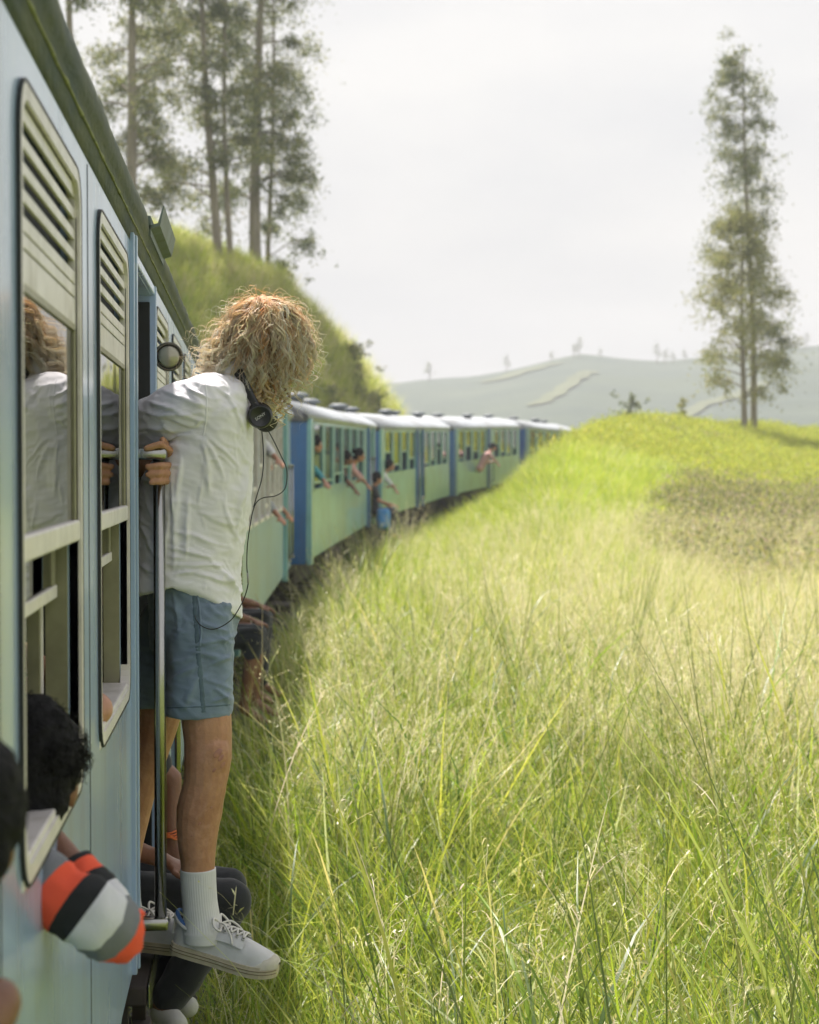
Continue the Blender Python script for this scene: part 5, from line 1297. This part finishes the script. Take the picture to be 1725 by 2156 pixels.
def sample(n, rng, y0, y1, a0, a1, pw=1.0):
    """points spread evenly over the wedge of ground in front of the camera"""
    Y = np.sqrt(rng.uniform(y0*y0, y1*y1, n)) if pw == 1 else (rng.uniform(y0**pw, y1**pw, n))**(1/pw)
    return Y*rng.uniform(a0, a1, n), Y

rng = np.random.default_rng(5)
X1, Y1 = sample(5000, rng, 2.6, 15.5, -0.16, 0.50, 1.55)
s = X1-track_x(Y1); k = s > 0.02+0.16*rng.uniform(0, 1, len(s)); X1, Y1, s = X1[k], Y1[k], s[k]
Z1 = terrain(X1, Y1); co = np.stack([X1, Y1, X1*0], -1)
nA = vnoise(co, 0.55, 1)+0.5*vnoise(co, 1.4, 2); u = rng.uniform(0, 1, len(X1))
dry = smoothstep(-0.1, 1.3, nA*0.6+(s-2.0)*0.34+(Y1-9)*0.05)
idx = rng.integers(0, 5, len(X1))
idx = np.where(u < 0.24, rng.integers(5, 8, len(X1)), idx); idx = np.where((u > 0.24) & (u < 0.44+0.12*dry), rng.integers(8, 11, len(X1)), idx)
idx = np.where(u > 0.94-0.20*dry, rng.integers(11, 15, len(X1)), idx); idx = np.where((u > 0.80-.18*dry) & (u < 0.80-.06*dry), rng.integers(15, 17, len(X1)), idx)
idx = np.where(rng.uniform(0, 1, len(X1)) < 0.055, rng.integers(17, 19, len(X1)), idx)
sc = rng.uniform(0.65, 1.2, len(X1))*(0.72+0.28*smoothstep(0.0, 1.0, s))*np.clip(1+0.30*nA+0.28*vnoise(co, 2.2, 6), .45, 1.7)
o = bake('meadow_grass', np.stack([X1, Y1, Z1-0.02], -1), rng.uniform(0, 6.28, len(X1)), sc, idx, 'meadow_grass', rng.normal(0, 0.13, (len(X1), 2)))
tag(o, 'tall fine meadow grass with pale seed heads beside the train', 'grass', kind='stuff')

# the same meadow farther up the slope
X2, Y2 = sample(26000, rng, 14.5, 96, -0.05, 0.44, 1.45)
s = X2-track_x(Y2); k = (s > 0.35); X2, Y2, s = X2[k], Y2[k], s[k]
a2 = X2/Y2
tea = smoothstep(0, 1, ((s-4.6-0.05*(Y2-20))/1.5))*smoothstep(22, 27, Y2)
tea = np.maximum(tea, smoothstep(50, 56, Y2)*smoothstep(0.175, 0.2, a2))
k = rng.uniform(0, 1, len(X2)) > tea*0.93; X2, Y2, s = X2[k], Y2[k], s[k]
Z2 = terrain(X2, Y2); co = np.stack([X2, Y2, X2*0], -1); nA = vnoise(co, 0.3, 1)+0.5*vnoise(co, 0.8, 2); u = rng.uniform(0, 1, len(X2))
dry = smoothstep(-0.4, 1.4, nA*.9+0.42*(s-3.0)-0.07*(Y2-20)*(Y2 > 20))
idx = np.where(u < 0.62-0.4*dry, rng.integers(0, 4, len(X2)), np.where(u < 0.93-0.05*dry, np.where(rng.uniform(0, 1, len(X2)) < dry+.1, rng.integers(4, 7, len(X2)), rng.integers(0, 4, len(X2))), rng.integers(7, 9, len(X2))))
sc = rng.uniform(0.7, 1.15, len(X2))*(0.8+0.2*smoothstep(0.3, 1.5, s))
o = scatter('bank_grass', np.stack([X2, Y2, Z2-0.02], -1), rng.uniform(0, 6.28, len(X2)), sc, idx, 'bank_grass', rng.normal(0, 0.12, (len(X2), 2)))
tag(o, 'sunlit yellow-green grass on the bank along the curving train', 'grass', kind='stuff')
# seed-head haze over the middle distance
X3, Y3 = sample(2200, rng, 8, 30, 0.0, 0.42, 1.4); s = X3-track_x(Y3); k = s > 0.8+2.2*rng.uniform(0, 1, len(s)); X3, Y3 = X3[k], Y3[k]
Y3b = rng.uniform(7.5, 34, 520)[:150]; X3b = track_x(Y3b)+rng.uniform(.3, 1.1, 520)[:150]      # taller tufts leaning on the train
X3 = np.concatenate([X3, X3b]); Y3 = np.concatenate([Y3, Y3b]); nb = len(X3)-150
i3 = np.concatenate([rng.integers(11, 17, nb), rng.choice([5, 6, 7, 8, 9, 11, 12, 13, 15], 150)]); s3 = np.concatenate([rng.uniform(.8, 1.2, nb), rng.uniform(.95, 1.4, 150)])
o = scatter('seed_grass', np.stack([X3, Y3, terrain(X3, Y3)-0.03], -1), rng.uniform(0, 6.28, len(X3)), s3, i3, 'meadow_grass', rng.normal(0, 0.12, (len(X3), 2)))
tag(o, 'cream flowering grass stems standing above the green meadow', 'grass', kind='stuff')

# left hillside: grass and scrub
X4, Y4 = sample(15000, rng, 30, 82, -0.13, 0.13, 1.6)
s = X4-track_x(Y4); k = (s < -4.6); X4, Y4 = X4[k], Y4[k]; co = np.stack([X4, Y4, X4*0], -1); nA = vnoise(co, 0.16, 7)+0.5*vnoise(co, 0.5, 8); u = rng.uniform(0, 1, len(X4))
idx = np.where(u+nA*0.5 < 0.55, rng.integers(0, 4, len(X4)), np.where(u+nA*0.5 < 0.62, rng.integers(7, 9, len(X4)), rng.integers(4, 7, len(X4))))
o = scatter('hillside_grass', np.stack([X4, Y4, terrain(X4, Y4)-0.03], -1), rng.uniform(0, 6.28, len(X4)), rng.uniform(0.7, 1.5, len(X4)), idx, 'bank_grass', rng.normal(0, 0.15, (len(X4), 2)))
tag(o, 'rough yellow-green grass covering the hillside behind the train', 'grass', kind='stuff')

# leaves in clumps -> bushes and trees
def leaf_cloud(rng, centres, radii, n_each, lsize, pal, flat=0.7, droop=0.5, wisp=False):
    V = []; T = []
    for c, r in zip(centres, radii):
        n = max(8, int(n_each*(r**1.6)))
        d = rng.normal(0, 1, (n, 3))*r*(0.52, 0.52, 0.52*flat)
        if wisp:
            d[:, 2] -= 0.5*np.hypot(d[:, 0], d[:, 1])**2/r; ok = vnoise(np.array(c)+d, 2.3, 4)+.5*vnoise(np.array(c)+d, 5.0, 6) > -.01; d = d[ok]; n = len(d)
            if n < 3: continue
        p = np.array(c)+d
        ax = rng.normal(0, 1, (n, 3)); ax[:, 2] -= droop*1.6; ax /= np.linalg.norm(ax, axis=1)[:, None]
        sd = np.cross(ax, rng.normal(0, 1, (n, 3))); sd /= np.linalg.norm(sd, axis=1)[:, None]+1e-9
        L = (lsize*rng.uniform(0.6, 1.3, n))[:, None]; W = L*0.34
        V.append(np.stack([p, p+ax*L*0.5+sd*W*0.5, p+ax*L, p+ax*L*0.5-sd*W*0.5], 1))
        T.append(np.repeat(pick(rng, n, pal), 4, 0))
    v = np.concatenate(V).reshape(-1, 3); f = np.arange(len(v)).reshape(-1, 4); return v, f, np.concatenate(T)
TEA = [(0.24, 0.27, 0.075), (0.32, 0.33, 0.11), (0.40, 0.38, 0.13), (0.45, 0.37, 0.25), (0.15, 0.18, 0.07)]
TEAY = [(0.46, 0.50, 0.07), (0.55, 0.56, 0.10), (0.36, 0.42, 0.06)]
for sd_ in range(4):
    r_ = np.random.default_rng(300+sd_); c_ = r_.normal(0, 0.22, (7, 3)); c_[:, 2] = r_.uniform(0.18, 0.42, 7)
    source('tea_bushes', *leaf_cloud(r_, c_, r_.uniform(0.25, 0.36, 7), 420, 0.085, TEA, 0.75, -0.6), M_leaf)
for sd_ in range(3):
    r_ = np.random.default_rng(320+sd_); c_ = r_.normal(0, 0.25, (7, 3)); c_[:, 2] = r_.uniform(0.15, 0.34, 7)
    source('tea_bushes', *leaf_cloud(r_, c_, r_.uniform(0.25, 0.36, 7), 380, 0.09, TEAY, 0.7, -0.8), M_leaf)
X5, Y5 = sample(9000, rng, 20, 100, 0.08, 0.46, 1.6)
s = X5-track_x(Y5); a5 = X5/Y5
tea = smoothstep(0, 1, ((s-4.6-0.05*(Y5-20))/1.5))*smoothstep(22, 27, Y5); tea = np.maximum(tea, smoothstep(50, 56, Y5)*smoothstep(0.175, 0.2, a5))*(s > 1.5)
row = np.abs(((Y5*0.9+X5*0.45+0.5*vnoise(np.stack([X5, Y5, X5*0], -1), 0.15, 3)) % 1.9)/1.9-0.5)*2          # picking lanes between the rows
k = (rng.uniform(0, 1, len(X5)) < tea) & (row < 0.80); X5, Y5 = X5[k], Y5[k]
yel = smoothstep(38, 54, Y5+6*vnoise(np.stack([X5, Y5, X5*0], -1), 0.12, 9))
idx = np.where(rng.uniform(0, 1, len(X5)) < yel*0.9+0.08, rng.integers(4, 7, len(X5)), rng.integers(0, 4, len(X5)))
o = scatter('tea_bushes', np.stack([X5, Y5, terrain(X5, Y5)], -1), rng.uniform(0, 6.28, len(X5)), rng.uniform(0.8, 1.35, len(X5)), idx, 'tea_bushes')
tag(o, 'clipped tea bushes in rows over the right-hand slope', 'tea bushes', kind='stuff')

EUC = [(0.14, 0.17, 0.07), (0.19, 0.22, 0.09), (0.25, 0.26, 0.11), (0.10, 0.13, 0.065)]
EUCY = [(0.30, 0.30, 0.10), (0.36, 0.35, 0.14), (0.23, 0.25, 0.09)]
def tree(name, label, base, H, r0, lean, c0, spread, seed, pal, nl=26, leaf=0.16, dens=820, group=None, cat='tree', top=None):
    rng = np.random.default_rng(seed); root = empty(name, base); tag(root, label, cat, group)
    b = Vector((0, 0, -0.4)); K = 14; path = []
    for i in range(K+1):
        t = i/K; path.append(Vector((lean[0]*t*H+0.12*math.sin(t*5+seed)*(H/14), lean[1]*t*H+0.1*math.cos(t*4+seed)*(H/14), -0.4+t*(H+.4))))
    r0 = r0*.78; rad = [r0*(1-0.86*(i/K))+ (0.25*r0 if i == 0 else 0) for i in range(K+1)]
    MB().tube(path, rad, 9).build('trunk', M_bark, root, True)
    at = lambda t: path[min(int(t*K), K-1)].lerp(path[min(int(t*K), K-1)+1], t*K-int(t*K)) if t < 1 else path[-1]
    lm = MB(); cs = []; rs = []
    for i in range(nl):
        t = c0+(1-c0)*((i+rng.uniform(0, 1))/nl)**0.9
        p = at(min(t, .999)); az_ = rng.uniform(0, 6.28); ln = spread*rng.uniform(0.45, 1.0)*(1.0-0.55*max(0, t-.55)/.45)*(0.65+0.35*math.sin(i*2.1)**2)
        up = rng.uniform(0.1, 0.75)
        q1 = p+Vector((math.cos(az_)*ln*.5, math.sin(az_)*ln*.5, ln*.5*up)); q2 = p+Vector((math.cos(az_)*ln, math.sin(az_)*ln, ln*.75*up-0.1))
        rr_ = max(0.02, r0*0.30*(1-t*.7)); lm.tube(spline([p, q1, q2], 3), [rr_*(1-.12*j) for j in range(7)], 5)
        for cc, wgt in ((q2, 1.0), (q1.lerp(q2, .4), .7), (q2+Vector((rng.normal(0, .4), rng.normal(0, .4), rng.normal(0.1, .25))), .75)):
            if rng.uniform() < 0.88: cs.append(cc[:]); rs.append(rng.uniform(0.40, 0.85)*wgt*spread/2.2)
    cs.append(path[-1][:]); rs.append(0.5*spread/2.2)
    lm.build('limbs', M_bark, root, True)['kind'] = 'stuff'
    v, f, t = leaf_cloud(rng, cs, rs, dens, leaf, pal, 0.8, 0.5, H > 4); tint_mesh('crown', v, f, t, M_leaf, root)['kind'] = 'stuff'
    return root
def at_ground(px, Y):
    x = (px-529)/FPX*Y; return Vector((x, Y, float(terrain(np.array([[x]]), np.array([[Y]]))[0, 0])))
GR = 'tall trees on the hillside'
tree('eucalyptus_tree', 'leaning dark-trunked tree leftmost above the near carriage roof', at_ground(268, 62), 16, .30, (0.045, 0), .10, 2.7, 1, EUC+EUCY, 44, dens=1050, group=GR)
tree('eucalyptus_tree', 'slim pale tree on the hillside, left of the closely set pair', at_ground(457, 66), 17, .24, (-0.035, 0), .12, 2.6, 2, EUC+EUCY, 44, dens=1050, group=GR)
tree('eucalyptus_tree', 'very slender straight tree second from the thick grey trunk', at_ground(489, 67), 16, .17, (-0.02, 0), .2, 2.0, 3, EUC, 32, dens=1050, group=GR)
tree('eucalyptus_tree', 'tree with the thickest pale grey trunk on the hillside', at_ground(546, 70), 19, .34, (0.0, 0), .16, 2.7, 4, EUC+EUCY, 48, dens=1050, group=GR)
tree('eucalyptus_tree', 'thin dark tree just right of the thick grey trunk', at_ground(569, 71), 16, .15, (0.005, 0), .05, 2.1, 5, EUC, 36, dens=1050, group=GR)
tree('eucalyptus_tree', 'leafy tree whose crown enters at the top left corner', at_ground(150, 55), 17, .22, (0.0, 0), .45, 1.7, 6, EUC, 22, dens=1050, group=GR)
tree('silver_oak', 'taller of the two trees on the tea crest, dark straight trunk', at_ground(1603, 78), 18.2, .22, (-0.022, 0), .18, 2.5, 7, EUC+EUCY[:1], 46, group='trees on the tea crest')
tree('silver_oak', 'shorter yellow-green tree in front of the tall crest tree', at_ground(1583, 76), 10.3, .21, (0.0, 0), .20, 2.6, 8, EUCY, 42, group='trees on the tea crest')
tree('small_shrub', 'small dark sapling standing alone on the tea crest', at_ground(1343, 66), 1.25, .05, (-0.05, 0), .05, .42, 9, EUC, 12, leaf=.16, dens=700, cat='shrub')
tree('small_shrub', 'pale yellow sapling on the crest left of the tall trees', at_ground(1447, 72), 1.3, .04, (0.03, 0), .05, .4, 10, EUCY, 12, leaf=.16, dens=600, cat='shrub')
tree('small_shrub', 'round bush beside the bank where the train disappears', at_ground(1110, 63), 1.2, .05, (0, 0), .05, .9, 12, EUCY+EUC, 12, leaf=.16, dens=600, cat='shrub')
for i, (px, Y, h_, sp, lab) in enumerate([(735, 66, 1.4, .9, 'dark scrub bush on the edge of the left hill, uppermost'), (765, 64, 1.3, .9, 'dark scrub bush lower down the edge of the left hill'),
        (800, 60, 1.1, .8, 'low scrub bush where the left hill meets the train roofs'), (690, 60, 1.0, .8, 'olive scrub bush on the face of the left hill'),
        (447, 52, 1.0, .6, 'small dark bush on the hillside under the slim tree'), (432, 47, .8, .6, 'low bush on the hillside close above the gutter'), (852, 66, 1.2, 1.0, 'scrub bush just beyond the end of the left hill')]):
    tree('scrub_bush', lab, at_ground(px, Y), h_, .05, (0, 0), .05, sp, 30+i, EUC+EUCY, 12, leaf=.17, dens=520, group='scrub on the left hill', cat='bush')
tree('sapling_tree', 'short sapling with one dense leaf clump right of the trunks', at_ground(597, 71), 1.7, .05, (0.02, 0), .35, .55, 45, EUC, 10, leaf=.2, dens=600, cat='tree')
# trees along the far ridge
r9 = np.random.default_rng(77)
FARP = [905, 1070, 1165, 1215, 1225, 1272, 1395, 1412, 1430, 1455, 1668, 1685, 1705, 1722]
proto = None
for i, px in enumerate(FARP):
    Y = 462.0; x = (px-529)/FPX*Y; z = float(hills_z(np.array([[x]]), np.array([[Y]]))[0, 0])
    if proto is None:
        proto = tree('ridge_tree', 'tiny hazy tree on the skyline of the far hill', (x, Y, z-.5), 5.5, .25, (0, 0), .35, 1.9, 60, EUC, 12, leaf=.7, dens=30, group='trees along the far ridge'); continue
    c = proto.copy(); COL.objects.link(c); c.location = (x, Y, z-.5); sc_ = r9.uniform(.45, .85); c.scale = (sc_, sc_, sc_*r9.uniform(.9, 1.5)); c.rotation_euler = (0, 0, r9.uniform(0, 6))
    for ch in proto.children:
        d = ch.copy(); COL.objects.link(d); d.parent = c
